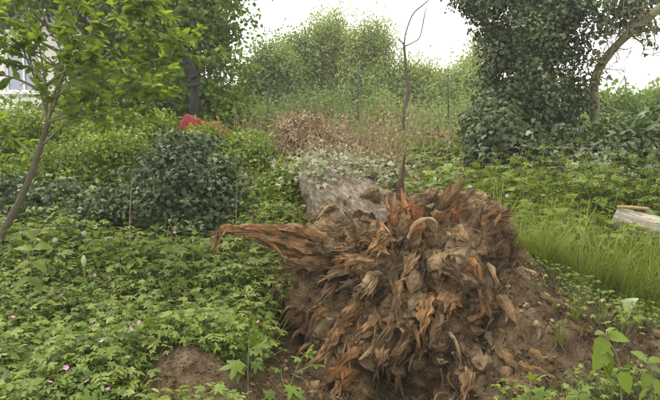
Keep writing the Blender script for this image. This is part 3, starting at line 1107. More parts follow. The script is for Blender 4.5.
ci, cj = rng.uniform(.7, 2.6, n), rng.uniform(3.3, 4.9, n)
for x, y, z in zip(ci, cj, heap_z(ci, cj)):
    sliver(g, np.array([x, y, z]), unit(rng.normal(size=3) * [1, 1, .35] + [0, -.2, .05]), random.uniform(.03, .12), random.uniform(.001, .004), .5, random.random() * 6)
build("splinters", g, M_ROOT, heap, kind="stuff")
g = Geo()
for k in range(150):
    x, y = random.uniform(1.2, 2.2), random.uniform(3.7, 4.45)
    p = np.array([x, y, heap_z(np.array([x]), np.array([y]))[0]])
    d = unit(np.array([random.gauss(0, .5), -.6, -.1 + random.gauss(0, .4)]))
    Lh = random.uniform(.08, .34)
    p1 = p + d * Lh * .4 + [0, 0, .02]
    p2 = p1 + unit(d + [random.gauss(0, .4), -.2, -.9]) * Lh * .6
    tube(g, [p, p1, p2], [.004, .003, .001], 4, 6, seed=k * .2, cap=False)
build("hair_roots", g, M_ROOT, heap, kind="stuff")
for k in range(46):
    x, y = random.uniform(1.1, 2.4), random.uniform(3.4, 4.5)
    put_clod(np.array([x, y, heap_z(np.array([x]), np.array([y]))[0]]), unit(np.array([0, -.5, .8])), random.uniform(.025, .085), heap)
n = 1300
cx_, cy_ = MX + rng.normal(size=n) * .26, MY + rng.normal(size=n) * .22
g = Geo()
crumbs(g, np.stack([cx_, cy_, mound_z(cx_, cy_)], -1), .003, .014)
build("crumbs", g, M_SOIL, mound, kind="stuff")


n = 4200
cx_, cy_ = rng.uniform(-.9, 1.3, n), rng.uniform(2.9, 4.4, n)
g = Geo()
crumbs(g, np.stack([cx_, cy_, ground_z(cx_, cy_)], -1), .004, .018)
n = 260
cx_, cy_ = rng.uniform(-.7, 1.2, n), rng.uniform(2.9, 4.3, n)
crumbs(g, np.stack([cx_, cy_, ground_z(cx_, cy_)], -1), .015, .05)
build("hollow_crumbs", g, M_PLATE, kind="stuff", label="loose crumbs of dark earth in the hollow below the root plate", category="earth")

# ------------------------------------------------------------------ vegetation helpers
def rot_z(a):
    c, s = np.cos(a), np.sin(a)
    z = np.zeros_like(a)
    o = np.ones_like(a)
    return np.stack([np.stack([c, -s, z], -1), np.stack([s, c, z], -1), np.stack([z, z, o], -1)], -2)


def stalk(geo, p0, p1, r0, r1, tint=.5, mat=1):
    """thin three-sided stem from p0 to p1"""
    d = unit(p1 - p0)
    x = unit(np.cross(d, [.3, .9, .1]))
    y = np.cross(d, x)
    V, k = [], 0
    for p, r in ((p0, r0), (p1, r1)):
        for a in (0, 2.09, 4.19):
            V.append(p + x * r * math.cos(a) + y * r * math.sin(a))
    T = []
    for j in range(3):
        q = (j + 1) % 3
        T += [(j, q, 3 + q), (j, 3 + q, 3 + j)]
    geo.add(V, T, tint, None, mat)


def as_template(geo):
    V, T, A, U, M = geo.arrays()
    return V, T, A - .5, M


def one_leaf(geo, tmpl, p, d, nrm, s, tint, mat=0):
    scatter(geo, tmpl, np.array([p]), frames(np.array([d]), np.array([nrm])), np.array([s]), np.array([tint]), mat)


def rosette(r, leaf, n, height, spread, size, jitter=.3):
    """low herb: long leaf stalks from one base, each carrying a leaf held out flat"""
    g = Geo()
    for i in range(n):
        a = i * 2.4 + r.uniform(-.4, .4)
        q = math.sqrt((i + .5) / n)
        e = np.array([math.cos(a) * spread * q, math.sin(a) * spread * q, height * (1.05 - .45 * q * q) * r.uniform(.75, 1.1)])
        stalk(g, np.array([math.cos(a) * .012, math.sin(a) * .012, 0]), e, .0022, .0014, .5)
        out = unit([math.cos(a), math.sin(a), -.1 + r.normal() * .25])
        nrm = unit([math.cos(a) * .25 + r.normal() * jitter, math.sin(a) * .25 + r.normal() * jitter, 1])
        one_leaf(g, leaf, e - out * size * .25, out, nrm, size * r.uniform(.65, 1.2), .5 + r.normal() * .16)
    return as_template(g)


def upright(r, leaf, n, height, size, pairs=True, lean=.12, umbel=False, tier_taper=.55):
    """tall weed: a stem with leaves up its length"""
    g = Geo()
    top = np.array([r.normal() * lean * height, r.normal() * lean * height, height])
    mid = top * .5 + np.array([r.normal() * .03, r.normal() * .03, 0])
    stalk(g, np.zeros(3), mid, .0042, .0032)
    stalk(g, mid, top, .0032, .0014)
    a0 = r.uniform(0, 6)
    for i in range(n):
        t = .12 + .88 * (i + .5) / n
        p = mid * (t / .5) if t < .5 else mid + (top - mid) * ((t - .5) / .5)
        for k in ((0, math.pi) if pairs else (0,)):
            a = a0 + i * (1.57 if pairs else 2.4) + k + r.normal() * .25
            out = unit([math.cos(a), math.sin(a), .35 + r.normal() * .3])
            s = size * (1 - tier_taper * t) * r.uniform(.7, 1.15)
            e = p + out * s * .3
            stalk(g, p, e, .0014, .001)
            nrm = unit([r.normal() * .3 - math.cos(a) * .3, r.normal() * .3 - math.sin(a) * .3, 1])
            one_leaf(g, leaf, e, unit(out - [0, 0, .25]), nrm, s, .5 + r.normal() * .15)
    if umbel:
        for u in range(r.integers(5, 9)):
            d = unit([r.normal() * .6, r.normal() * .6, 1])
            e = top + d * .07
            stalk(g, top, e, .001, .0007)
            for w in range(5):
                c = e + r.normal(size=3) * [.012, .012, .004]
                one_leaf(g, SMALL, c, unit([r.normal(), r.normal(), .2]), np.array([0, 0, 1.0]), .011, .5, 2)
    return as_template(g)


def tuft(r, n, height, width=.005, droop=.6):
    g = Geo()
    for i in range(n):
        a = r.uniform(0, 6.28)
        h = height * r.uniform(.5, 1.15)
        k = r.uniform(.15, droop)
        side = np.array([-math.sin(a), math.cos(a), 0])
        out = np.array([math.cos(a), math.sin(a), 0])
        b = out * r.uniform(0, .03) + side * r.normal() * .02
        V, T = [], []
        m = 5
        for j in range(m):
            t = j / (m - 1)
            c = b + out * h * k * t * t + np.array([0, 0, h * (t - .35 * k * t * t * t)])
            w = width * (1 - t) ** .6
            V += [c - side * w, c + side * w]
        for j in range(m - 1):
            T += [(2 * j, 2 * j + 1, 2 * j + 3), (2 * j, 2 * j + 3, 2 * j + 2)]
        g.add(V, T, np.clip(.5 + r.normal() * .18, 0, 1))
    return as_template(g)


FIELD_TREES = {}


def field_nodes(objs):
    """node group: copies of the given plants set on the points, turned and scaled by the points' own values"""
    nt = bpy.data.node_groups.new("plant field", 'GeometryNodeTree')
    nt.interface.new_socket("Geometry", in_out='INPUT', socket_type='NodeSocketGeometry')
    nt.interface.new_socket("Geometry", in_out='OUTPUT', socket_type='NodeSocketGeometry')
    gi, go = nt.nodes.new("NodeGroupInput"), nt.nodes.new("NodeGroupOutput")
    g2i = nt.nodes.new("GeometryNodeGeometryToInstance")
    for o in reversed(objs):
        oi = nt.nodes.new("GeometryNodeObjectInfo")
        oi.inputs["Object"].default_value = o
        oi.inputs["As Instance"].default_value = False
        nt.links.new(oi.outputs["Geometry"], g2i.inputs[0])
    iop = nt.nodes.new("GeometryNodeInstanceOnPoints")
    iop.inputs["Pick Instance"].default_value = True

    def attr(name, typ):
        n = nt.nodes.new("GeometryNodeInputNamedAttribute")
        n.data_type = typ
        n.inputs["Name"].default_value = name
        return n.outputs["Attribute"]
    nt.links.new(gi.outputs[0], iop.inputs["Points"])
    nt.links.new(g2i.outputs[0], iop.inputs["Instance"])
    nt.links.new(attr("which", 'INT'), iop.inputs["Instance Index"])
    e2r = nt.nodes.new("FunctionNodeEulerToRotation")
    nt.links.new(attr("turn", 'FLOAT_VECTOR'), e2r.inputs[0])
    nt.links.new(e2r.outputs[0], iop.inputs["Rotation"])
    nt.links.new(attr("size", 'FLOAT'), iop.inputs["Scale"])
    nt.links.new(iop.outputs[0], go.inputs[0])
    return nt


def plant_field(name, templates, pts, smin, smax, mats, label, category, tint_var=.14, tilt=.12, sink=.02, parent=None):
    """many plants as one uncountable cover"""
    objs = []
    for t in templates:
        g = Geo()
        scatter(g, t, np.zeros((1, 3)), np.eye(3)[None], np.ones(1), np.array([.5]))
        objs.append(bpy.data.objects.new("plant_template", g.mesh("plant_template", mats)))
    pts = np.asarray(pts)
    n = len(pts)
    me = bpy.data.meshes.new(name)
    me.vertices.add(n)
    z = on_ground(pts[:, 0], pts[:, 1]) - sink
    me.vertices.foreach_set("co", np.stack([pts[:, 0], pts[:, 1], z], -1).astype(np.float32).ravel())
    for nm, typ, key, val in (("which", 'INT', "value", rng.integers(0, len(templates), n).astype(np.int32)),
                              ("turn", 'FLOAT_VECTOR', "vector", np.stack([rng.normal(size=n) * tilt, rng.normal(size=n) * tilt, rng.uniform(0, 6.28, n)], -1).astype(np.float32).ravel()),
                              ("size", 'FLOAT', "value", rng.uniform(smin, smax, n).astype(np.float32)),
                              ("itint", 'FLOAT', "value", (rng.normal(size=n) * tint_var).astype(np.float32))):
        a = me.attributes.new(nm, typ, 'POINT')
        a.data.foreach_set(key, val)
    me.update()
    o = link(name, me, parent, kind="stuff", label=label, category=category)
    md = o.modifiers.new("field", 'NODES')
    md.node_group = field_nodes(objs)
    return o


def sample(n, x0, x1, y0, y1, dens):
    """random points kept with probability dens(x, y)"""
    x = rng.uniform(x0, x1, n)
    y = rng.uniform(y0, y1, n)
    k = rng.uniform(size=n) < dens(x, y)
    return np.stack([x[k], y[k]], -1)


def fieldnoise(x, y, f, s=0):
    return fbm(np.stack([x * f + s, y * f, np.full_like(x, s * 1.3)], -1), 3)


TRUNK_XY = spline([p[:2] for p in tr_pts], 40)


def clear(x, y):
    """1 where plants may stand: not in the hollow, under the plate, on the heap, the mound or the trunk"""
    c = 1 - smooth(.25, .6, gauss(x, y, .40, 4.25, .95, .75))
    hp = (x > .75) & (x < 2.75)
    cy = np.interp(x, CREST[:, 0], CREST[:, 1])
    c = c * np.where(hp & (y < cy + .05) & (y > cy - .95), 0, 1)
    c = c * (1 - smooth(.30, .5, gauss(x, y, MX + .03, MY - .03, .40, .34)))
    c = c * np.where((x > -.55) & (x < .9) & (y < 4.2), 0, 1)
    c = c * np.where((x > -2.6) & (x < -1.05) & (y > 5.55) & (y < 7.2), .15, 1)
    c = c * np.where((x > 2.55) & (x < 4.4) & (y > 5.35) & (y < 6.75), .12, 1)
    dt = np.min(np.hypot(x[:, None] - TRUNK_XY[None, :, 0], y[:, None] - TRUNK_XY[None, :, 1]), 1)
    return c * (dt > .30)


# ------------------------------------------------------------------ ground cover
herbs = [rosette(rng, PALM, 17, .24, .17, .066) for _ in range(6)] + [rosette(rng, PALM, 12, .30, .15, .08) for _ in range(3)] + [rosette(rng, FEATHER_LO, 12, .30, .15, .12) for _ in range(2)]
herbs_lo = [rosette(rng, PALM_LO, 14, .26, .18, .085) for _ in range(5)]
parsley = [upright(rng, FEATHER, 6, .42, .24, True, .15, False) for _ in range(4)]
parsley_fl = [upright(rng, FEATHER_LO, 7, .72, .26, True, .14, True) for _ in range(4)]
nettles = [upright(rng, OVATE, 8, .50, .13, True, .15) for _ in range(5)]
weeds = [upright(rng, LONG, 9, .55, .14, False, .2) for _ in range(4)]
tufts = [tuft(rng, 22, .34, .0035, .8) for _ in range(6)]
tall_tufts = [tuft(rng, 26, .55, .0032, 1.0) for _ in range(5)]


def dens_left(x, y):
    edge = -.42 - .12 * (y - 3.5) + .25 * fieldnoise(x, y, 1.2, 3)
    return clear(x, y) * smooth(edge + .12, edge - .15, x) * (y < 6.8)


pts = sample(3700, -4.6, 0, 2.2, 5.0, dens_left)
plant_field("cranesbill_cover", herbs, pts, .6, 1.4, [M_HERB, M_STEM], "knee high cover of lobed green leaves filling the left foreground", "ground cover", tint_var=.22, tilt=.2)
pts = sample(2200, -6, .2, 4.8, 7.0, lambda x, y: clear(x, y) * smooth(.1, -.4, x))
plant_field("leafy_herb_cover", herbs_lo, pts, .7, 1.6, [M_HERB, M_STEM], "lobed leaf ground cover behind the left foreground, up to the ivy", "ground cover")
pts = sample(400, -4.2, -.4, 2.4, 6.0, dens_left)
plant_field("cut_leaf_herbs", parsley, pts, .55, .95, [M_PARSLEY, M_STEM, M_WHITE], "ferny cut leaves mixed among the left foreground herbs", "ground cover")
pts = sample(650, -4.6, -.3, 2.2, 6.5, dens_left)
plant_field("left_grass", tufts, pts, .6, 1.1, [M_GRASS], "grass blades poking through the herbs on the left", "grass")


pts = sample(620, -6, -.2, 4.9, 7.6, lambda x, y: clear(x, y) * smooth(-.1, -.6, x) * (fieldnoise(x, y, .8, 21) > -.12))
plant_field("left_tall_weeds", nettles + weeds + parsley, pts, .6, 1.25, [M_WEED, M_STEM, M_WHITE], "taller mixed weeds standing above the ground cover left of the trunk", "ground cover")
pts = sample(150, -4.4, -.5, 2.6, 5.0, dens_left)
plant_field("foreground_mixed_weeds", nettles + weeds, pts, .35, .75, [M_HERB, M_STEM], "narrow leaved weeds scattered through the left foreground cover", "ground cover", tint_var=.25)


def dens_right(x, y):
    cy = np.where(x < 2.75, np.interp(x, CREST[:, 0], CREST[:, 1]), 3.4)
    return clear(x, y) * ((y > cy + .06) & (x > .85 + .12 * (y - 5)))


pts = sample(1300, .8, 6.5, 4.3, 9.5, dens_right)
pts = np.vstack([pts, sample(700, 1.2, 4.2, 4.4, 6.2, dens_right)])
plant_field("right_grass", tufts + tall_tufts, pts, .9, 1.55, [M_GRASS], "long fresh grass on the bank right of the root plate", "grass")
pts = sample(1900, .8, 6.5, 4.9, 9.5, lambda x, y: dens_right(x, y) * smooth(4.7, 5.6, y))
plant_field("right_cut_leaf_herbs", parsley, pts, .9, 1.65, [M_PARSLEY, M_STEM, M_WHITE], "ferny bright green herbs on the bank right of the root plate", "ground cover")
pts = sample(110, 1.0, 6.5, 6.2, 9.5, dens_right)
pts = np.vstack([pts, sample(70, 2.7, 4.1, 6.5, 7.4, lambda x, y: np.ones_like(x))])
plant_field("cow_parsley", parsley_fl, pts, .8, 1.4, [M_PARSLEY, M_STEM, M_WHITE], "tall flowering cow parsley in front of the ivy tree", "ground cover")
pts = sample(700, .8, 6.5, 4.8, 8.5, dens_right)
plant_field("right_lobed_herbs", herbs_lo, pts, .9, 1.4, [M_PARSLEY, M_STEM], "lobed leaves low in the grass on the right bank", "ground cover")


def dens_mid(x, y):
    return clear(x, y) * (.35 + .65 * (fieldnoise(x, y, .7, 8) > -.15))


pts = sample(2300, -7, 8, 6.6, 13, lambda x, y: dens_mid(x, y) * ~((np.abs(x + .1) < 1.2) & (y > 7.3) & (y < 11.5)))
plant_field("nettle_bank", nettles + weeds, pts, .7, 1.2, [M_WEED, M_STEM], "yellow green nettles and weeds covering the slope behind", "ground cover")
pts = sample(700, -1.6, 3.0, 5.6, 12, lambda x, y: clear(x, y))
plant_field("slope_grass", tall_tufts, pts, .8, 1.3, [M_GRASS], "tall grass on the slope around the fallen trunk", "grass")
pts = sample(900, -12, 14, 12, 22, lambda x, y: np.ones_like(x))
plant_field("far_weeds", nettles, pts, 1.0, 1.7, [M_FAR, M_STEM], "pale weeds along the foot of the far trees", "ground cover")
# scattered herbs round the hollow and on the earth
pts = sample(70, -.6, 2.6, 2.75, 5.2, lambda x, y: (clear(x, y) < .5) * smooth(.0, .25, np.abs(x - .4) - .75) * .8)
plant_field("sparse_seedlings", herbs + tufts, pts, .35, .6, [M_HERB, M_STEM], "sparse seedlings on the bare earth around the hollow", "ground cover")
pts = np.vstack([sample(60, 1.1, 2.5, 3.0, 3.6, lambda x, y: np.ones_like(x)), sample(40, 1.5, 2.6, 3.7, 4.4, lambda x, y: np.ones_like(x))])
plant_field("corner_herbs", herbs + tufts, pts, .45, .85, [M_HERB, M_STEM], "small lobed herbs along the lower right edge below the earth heap", "ground cover")
# dead leaves and twigs lying on the soil
g = Geo()
n = 2600
lx, ly = rng.uniform(-4, 3.2, n), rng.uniform(2.6, 6.5, n)
lz = on_ground(lx, ly) + .012
scatter(g, OVATE, np.stack([lx, ly, lz], -1), frames(unit(np.stack([rng.normal(size=n), rng.normal(size=n), rng.normal(size=n) * .2], -1)),
        unit(np.stack([rng.normal(size=n) * .4, rng.normal(size=n) * .4, np.ones(n)], -1))), rng.uniform(.015, .045, n), rng.uniform(0, .6, n))
build("leaf_litter", g, M_DRYLEAF, kind="stuff", label="brown dead leaves scattered over the soil", category="leaf litter")


# ------------------------------------------------------------------ crowns
def crown(geo, blobs, n_cl, per, cl_r, tmpl, s0, s1, flat=.6, up=.5, shell=.45, tint_var=.16, mat=0, droop=.3, ragged=.13):
    """leaf clumps spread through ellipsoids: (centre, radii)"""
    vol = np.array([np.prod(r) ** (2 / 3) for _, r in blobs])
    pick = rng.choice(len(blobs), n_cl, p=vol / vol.sum())
    C0 = np.array([b[0] for b in blobs])[pick]
    R0 = np.array([b[1] for b in blobs])[pick]
    u = unit(rng.normal(size=(n_cl, 3)))
    rad = rng.uniform(shell ** 3, 1, (n_cl, 1)) ** (1 / 3) * (1 + ragged * rng.normal(size=(n_cl, 1)))
    cc = C0 + u * rad * R0
    cr = cl_r * rng.uniform(.6, 1.4, (n_cl, 1))
    base = np.repeat(cc, per, 0)
    off = rng.normal(size=(n_cl * per, 3)) * np.repeat(cr, per, 0) * np.array([1, 1, flat])
    pos = base + off
    nrm = unit(np.repeat(u, per, 0) * .6 + unit(off) * .5 + np.array([0, 0, up]) + rng.normal(size=pos.shape) * .45)
    d = unit(unit(off) * .8 + rng.normal(size=pos.shape) * .7 + np.array([0, 0, -droop]))
    ctint = np.repeat(rng.normal(size=n_cl) * tint_var, per)
    scatter(geo, tmpl, pos, frames(d, nrm), rng.uniform(s0, s1, len(pos)), np.clip(.5 + ctint + rng.normal(size=len(pos)) * .12, 0, 1), mat)
    return cc


def limbs(geo, base, top, r0, targets, r1=.02, wig=.15, sides=8):
    """a trunk with limbs curving out to the leaf clumps"""
    base, top = np.asarray(base, float), np.asarray(top, float)
    H = top - base
    mid = [base + H * t + rng.normal(size=3) * wig * np.array([1, 1, 0]) * (0 < t < 1) for t in (0, .3, .6, 1)]
    C, r = tube(geo, mid, [r0 * 1.15, r0, r0 * .7, r0 * .25], sides, 18, rough=.2, seed=rng.uniform(0, 50), ridge=.1)
    for t in targets:
        k = int(np.clip(((t[2] - base[2]) / max(H[2], .1) - .25) * 17, 2, 16))
        s = C[k]
        m = s * .5 + t * .5 + np.array([0, 0, -.12 * np.linalg.norm(t - s)]) + rng.normal(size=3) * wig * .5
        tube(geo, [s, m, t], [max(r1 * 1.4, r[k] * .5), r1, r1 * .3], 5, 8, rough=.15, seed=rng.uniform(0, 50))


def tree(name, label, base, top, r0, blobs, n_cl, per, cl_r, tmpl, s0, s1, leafm, barkm, n_limb=14, group=None, **kw):
    t = thing(name, label, "tree", tuple(base), group)
    inv = -np.asarray(base)
    g = Geo()
    cc = crown(g, [(np.asarray(c) + inv, r) for c, r in blobs], n_cl, per, cl_r, tmpl, s0, s1, **kw)
    build("crown", g, leafm, t)
    g = Geo()
    limbs(g, (0, 0, -.25), np.asarray(top) + inv, r0, cc[:n_limb])
    build("trunk", g, barkm, t)
    return t


def PB(px, py, Y, rpx, rpy=None, ry=None):
    """ellipsoid seen at a pixel with pixel radii, at its own depth"""
    k = Y / FPX
    return (P(px, py, Y), np.array([rpx * k, (ry if ry else rpx * k), (rpy or rpx) * k]))


def foot(px, Y):
    x = P(px, 200, Y)[0]
    return np.array([x, Y, float(ground_z(np.array([x]), np.array([Y]))[0])])


# broad-leaved tree at the left, behind the sapling
b = foot(165, 13.0)
tree("maple_tree", "bright green broadleaf tree with dense crown behind the dark post, left of the sky", b, P(170, -60, 13), .20,
     [PB(192, -5, 13, 46, 40), PB(214, 30, 12.6, 26, 26), PB(200, 62, 12.5, 32, 30), PB(222, 98, 12.3, 24, 24), PB(168, 30, 12.8, 45, 45), PB(232, 112, 12, 16, 16),
      PB(150, -20, 13, 50, 45), PB(180, 92, 12.6, 36, 30), PB(205, 110, 12.4, 30, 20), PB(215, -35, 13, 34, 30)],
     560, 44, .17, MAPLE_LO, .06, .125, M_MAPLE, M_BARK, 34, droop=.35, ragged=.30, tint_var=.24)
b = foot(96, 14.5)
tree("shade_tree", "darker green tree filling the upper left corner behind the sapling", b, P(96, -80, 14.5), .22,
     [PB(110, -15, 14.5, 52, 30), PB(60, -20, 14, 60, 36), PB(105, 70, 14, 36, 40), PB(140, 55, 14, 30, 50), PB(80, 105, 13.5, 40, 26), PB(10, 0, 13.8, 46, 26), PB(130, 105, 13.5, 40, 26)],
     430, 42, .20, MAPLE_LO, .07, .14, M_MAPLE, M_BARK, 30, ragged=.28, tint_var=.24)

# trees along the skyline, haze paled into their leaf colour
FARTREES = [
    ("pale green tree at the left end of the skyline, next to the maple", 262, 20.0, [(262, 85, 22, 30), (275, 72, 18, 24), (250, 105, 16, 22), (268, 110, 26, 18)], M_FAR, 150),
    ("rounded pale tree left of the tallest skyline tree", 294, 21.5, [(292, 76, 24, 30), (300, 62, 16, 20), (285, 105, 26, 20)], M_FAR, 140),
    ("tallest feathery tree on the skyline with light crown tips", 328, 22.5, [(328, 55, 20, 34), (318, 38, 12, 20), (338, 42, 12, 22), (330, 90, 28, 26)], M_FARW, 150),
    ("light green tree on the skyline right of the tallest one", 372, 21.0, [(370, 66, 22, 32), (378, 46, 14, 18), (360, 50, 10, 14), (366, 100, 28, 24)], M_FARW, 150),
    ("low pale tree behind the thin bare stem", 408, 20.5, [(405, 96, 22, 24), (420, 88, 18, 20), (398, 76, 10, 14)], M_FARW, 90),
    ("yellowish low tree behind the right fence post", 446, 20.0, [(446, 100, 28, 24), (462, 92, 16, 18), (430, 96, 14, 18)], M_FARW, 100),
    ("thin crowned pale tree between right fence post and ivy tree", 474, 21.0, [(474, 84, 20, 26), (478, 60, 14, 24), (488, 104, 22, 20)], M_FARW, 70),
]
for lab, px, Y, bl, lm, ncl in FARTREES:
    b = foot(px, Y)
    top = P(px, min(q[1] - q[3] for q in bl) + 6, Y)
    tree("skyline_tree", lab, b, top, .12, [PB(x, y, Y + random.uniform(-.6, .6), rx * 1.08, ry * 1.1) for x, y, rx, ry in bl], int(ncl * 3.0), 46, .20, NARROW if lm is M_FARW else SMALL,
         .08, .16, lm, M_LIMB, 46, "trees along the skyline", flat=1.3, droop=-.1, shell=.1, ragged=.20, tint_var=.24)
# far hedge right, beyond the limb
for lab, px, Y, bl in [("light green far bush under the mossy limb", 618, 19.0, [(612, 108, 22, 22), (632, 112, 22, 20)]),
                       ("light green far bush at the right edge above the dark shrub", 654, 19.5, [(652, 106, 24, 22), (676, 108, 26, 26)])]:
    b = foot(px, Y)
    t = thing("far_bush", lab, "bush", tuple(b), "far bushes on the right")
    g = Geo()
    crown(g, [(PB(x, y, Y, rx, ry)[0] - b, PB(x, y, Y, rx, ry)[1]) for x, y, rx, ry in bl] + [(np.array([0, 0, .5]), np.array([1.0, .8, .7]))], 110, 40, .2, SMALL, .09, .17)
    build("crown", g, M_MAPLE, t)
    g = Geo()
    limbs(g, (0, 0, -.2), (0, 0, 1.6), .06, [np.array([random.uniform(-.6, .6), 0, random.uniform(1, 2)]) for _ in range(6)])
    build("trunk", g, M_BARK, t)
# far wood closing the view
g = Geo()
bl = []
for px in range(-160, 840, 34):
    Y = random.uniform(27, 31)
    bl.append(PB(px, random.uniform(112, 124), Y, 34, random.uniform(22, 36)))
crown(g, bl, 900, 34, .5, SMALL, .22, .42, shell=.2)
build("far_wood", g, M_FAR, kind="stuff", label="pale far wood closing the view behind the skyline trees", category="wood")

# bushes at the foot of the skyline trees and fence
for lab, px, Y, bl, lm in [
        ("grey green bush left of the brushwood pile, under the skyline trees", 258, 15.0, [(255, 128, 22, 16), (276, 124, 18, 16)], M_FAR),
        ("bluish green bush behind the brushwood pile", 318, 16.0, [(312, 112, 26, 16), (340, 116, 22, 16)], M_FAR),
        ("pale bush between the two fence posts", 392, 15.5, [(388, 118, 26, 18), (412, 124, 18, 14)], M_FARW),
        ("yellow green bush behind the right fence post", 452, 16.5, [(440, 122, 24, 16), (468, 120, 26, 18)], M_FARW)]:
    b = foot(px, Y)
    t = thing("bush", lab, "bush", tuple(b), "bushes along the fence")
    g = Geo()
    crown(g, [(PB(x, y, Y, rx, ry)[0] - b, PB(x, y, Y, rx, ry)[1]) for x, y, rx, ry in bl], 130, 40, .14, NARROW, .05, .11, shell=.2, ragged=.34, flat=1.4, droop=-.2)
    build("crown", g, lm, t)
    g = Geo()
    for k in range(7):
        e = np.array([random.uniform(-.7, .7), random.uniform(-.3, .3), random.uniform(.7, 1.3)])
        tube(g, [(0, 0, -.2), e * .5 + [0, 0, .1], e], [.02, .014, .004], 5, 7)
    build("stem", g, M_LIMB, t)

# yellow green shrubs on the slope, left and middle
for lab, px, Y, bl in [
        ("bright green shrub at the far left below the house", 22, 9.0, [(10, 130, 40, 26), (50, 125, 34, 20), (-20, 170, 50, 40)]),
        ("low bright green bramble patch behind the leaning sapling", 85, 8.2, [(70, 165, 40, 22), (115, 150, 36, 20), (30, 185, 40, 24)]),
        ("yellow green shrub between sapling and ivy mound", 128, 9.4, [(122, 130, 36, 17), (154, 126, 20, 12)]),
        ("leafy shrub in front of the red cover", 206, 8.8, [(184, 147, 13, 7), (206, 150, 14, 7), (228, 151, 9, 7), (240, 144, 6, 7), (203, 129, 2, 3), (214, 134, 2, 3)]),
        ("yellow green shrub right of the ivy mound", 256, 8.6, [(252, 165, 24, 26), (272, 190, 22, 22), (246, 158, 12, 10)]),
        ("light green shrub in front of the brushwood pile", 285, 7.4, [(284, 196, 18, 20), (300, 178, 12, 12)]),
        ("yellow green weeds shrub right of the dark root spike", 450, 9.0, [(440, 160, 28, 14), (478, 168, 24, 16)])]:
    b = foot(px, Y)
    t = thing("shrub", lab, "shrub", tuple(b), "shrubs on the slope")
    g = Geo()
    crown(g, [(PB(x, y, Y, rx, ry)[0] - b, PB(x, y, Y, rx, ry)[1]) for x, y, rx, ry in bl], 130 + 80 * len(bl), 30, .10, LEAF6, .03, .07, shell=.3, up=.8, ragged=.32, tint_var=.22)
    build("crown", g, M_WEED, t)
    g = Geo()
    for k in range(9):
        e = np.array([random.uniform(-.6, .6), random.uniform(-.3, .3), random.uniform(.4, .9)])
        tube(g, [(0, 0, -.2), e * .5 + [0, 0, .12], e], [.012, .009, .003], 5, 7)
    build("stem", g, M_LIMB, t)

# ------------------------------------------------------------------ ivy
IVYB = [PB(190, 196, 6.6, 44, 42), PB(170, 180, 6.8, 36, 32), PB(214, 205, 6.5, 24, 32), PB(185, 150, 7.0, 22, 18), PB(150, 208, 6.5, 30, 26), PB(200, 228, 6.3, 38, 16),
        PB(122, 206, 6.6, 26, 20), PB(222, 180, 6.7, 14, 22), PB(165, 158, 6.9, 18, 14), PB(205, 152, 6.9, 14, 14)]
b = foot(185, 6.7)
t = thing("ivy_mound", "dark ivy mound in the middle of the left slope", "ivy", tuple(b))
g = Geo()
crown(g, [(c - b, r) for c, r in IVYB], 1150, 17, .055, IVY_LO, .03, .066, shell=.6, up=.25, droop=.9, tint_var=.2, ragged=.22)
build("foliage", g, M_IVY, t)
g = Geo()
for k in range(10):
    e = np.array([random.uniform(-.5, .5), random.uniform(-.2, .3), random.uniform(.4, 1.1)])
    tube(g, [(0, 0, -.2), e * .5 + rng.normal(size=3) * .1, e], [.03, .018, .006], 6, 8, rough=.2)
build("stem", g, M_BARK, t)
# lower bank of ivy further left
b = foot(50, 6.6)
t = thing("ivy_bank", "low dark ivy bank behind the sapling trunk at the left edge", "ivy", tuple(b))
g = Geo()
crown(g, [(c - b, r) for c, r in [PB(20, 214, 6.6, 40, 20), PB(68, 212, 6.7, 34, 18), PB(98, 218, 6.5, 26, 14), PB(-20, 200, 6.7, 40, 30), PB(55, 195, 7.0, 30, 16)]], 620, 16, .06, IVY_LO, .035, .07, shell=.5, up=.3, droop=.8, tint_var=.22, ragged=.25)
build("foliage", g, M_IVY, t)
g = Geo()
for k in range(9):
    e = np.array([random.uniform(-.8, .7), random.uniform(-.2, .3), random.uniform(.2, .6)])
    tube(g, [(0, 0, -.2), e * .5 + rng.normal(size=3) * .08, e], [.02, .014, .005], 6, 8, rough=.2)
build("stem", g, M_BARK, t)
# ivy creeping over the ground
g = Geo()
pp = sample(8000, -5.5, -1.0, 5.8, 8.2, lambda x, y: .25 + .75 * (fieldnoise(x, y, .9, 5) > -.1))
n = len(pp)
z = ground_z(pp[:, 0], pp[:, 1]) + rng.uniform(.05, .34, n) * smooth(5.4, 6.6, pp[:, 1])
scatter(g, IVY, np.stack([pp[:, 0], pp[:, 1], z], -1), frames(unit(np.stack([rng.normal(size=n), rng.normal(size=n) - .5, np.full(n, -.4)], -1)),
        unit(np.stack([rng.normal(size=n) * .3, rng.normal(size=n) * .3 - .5, np.ones(n)], -1))), rng.uniform(.05, .095, n), np.clip(.5 + rng.normal(size=n) * .22, 0, 1))
build("ground_ivy", g, M_IVY, kind="stuff", label="dark ivy creeping over the slope left of the ivy mound", category="ivy")

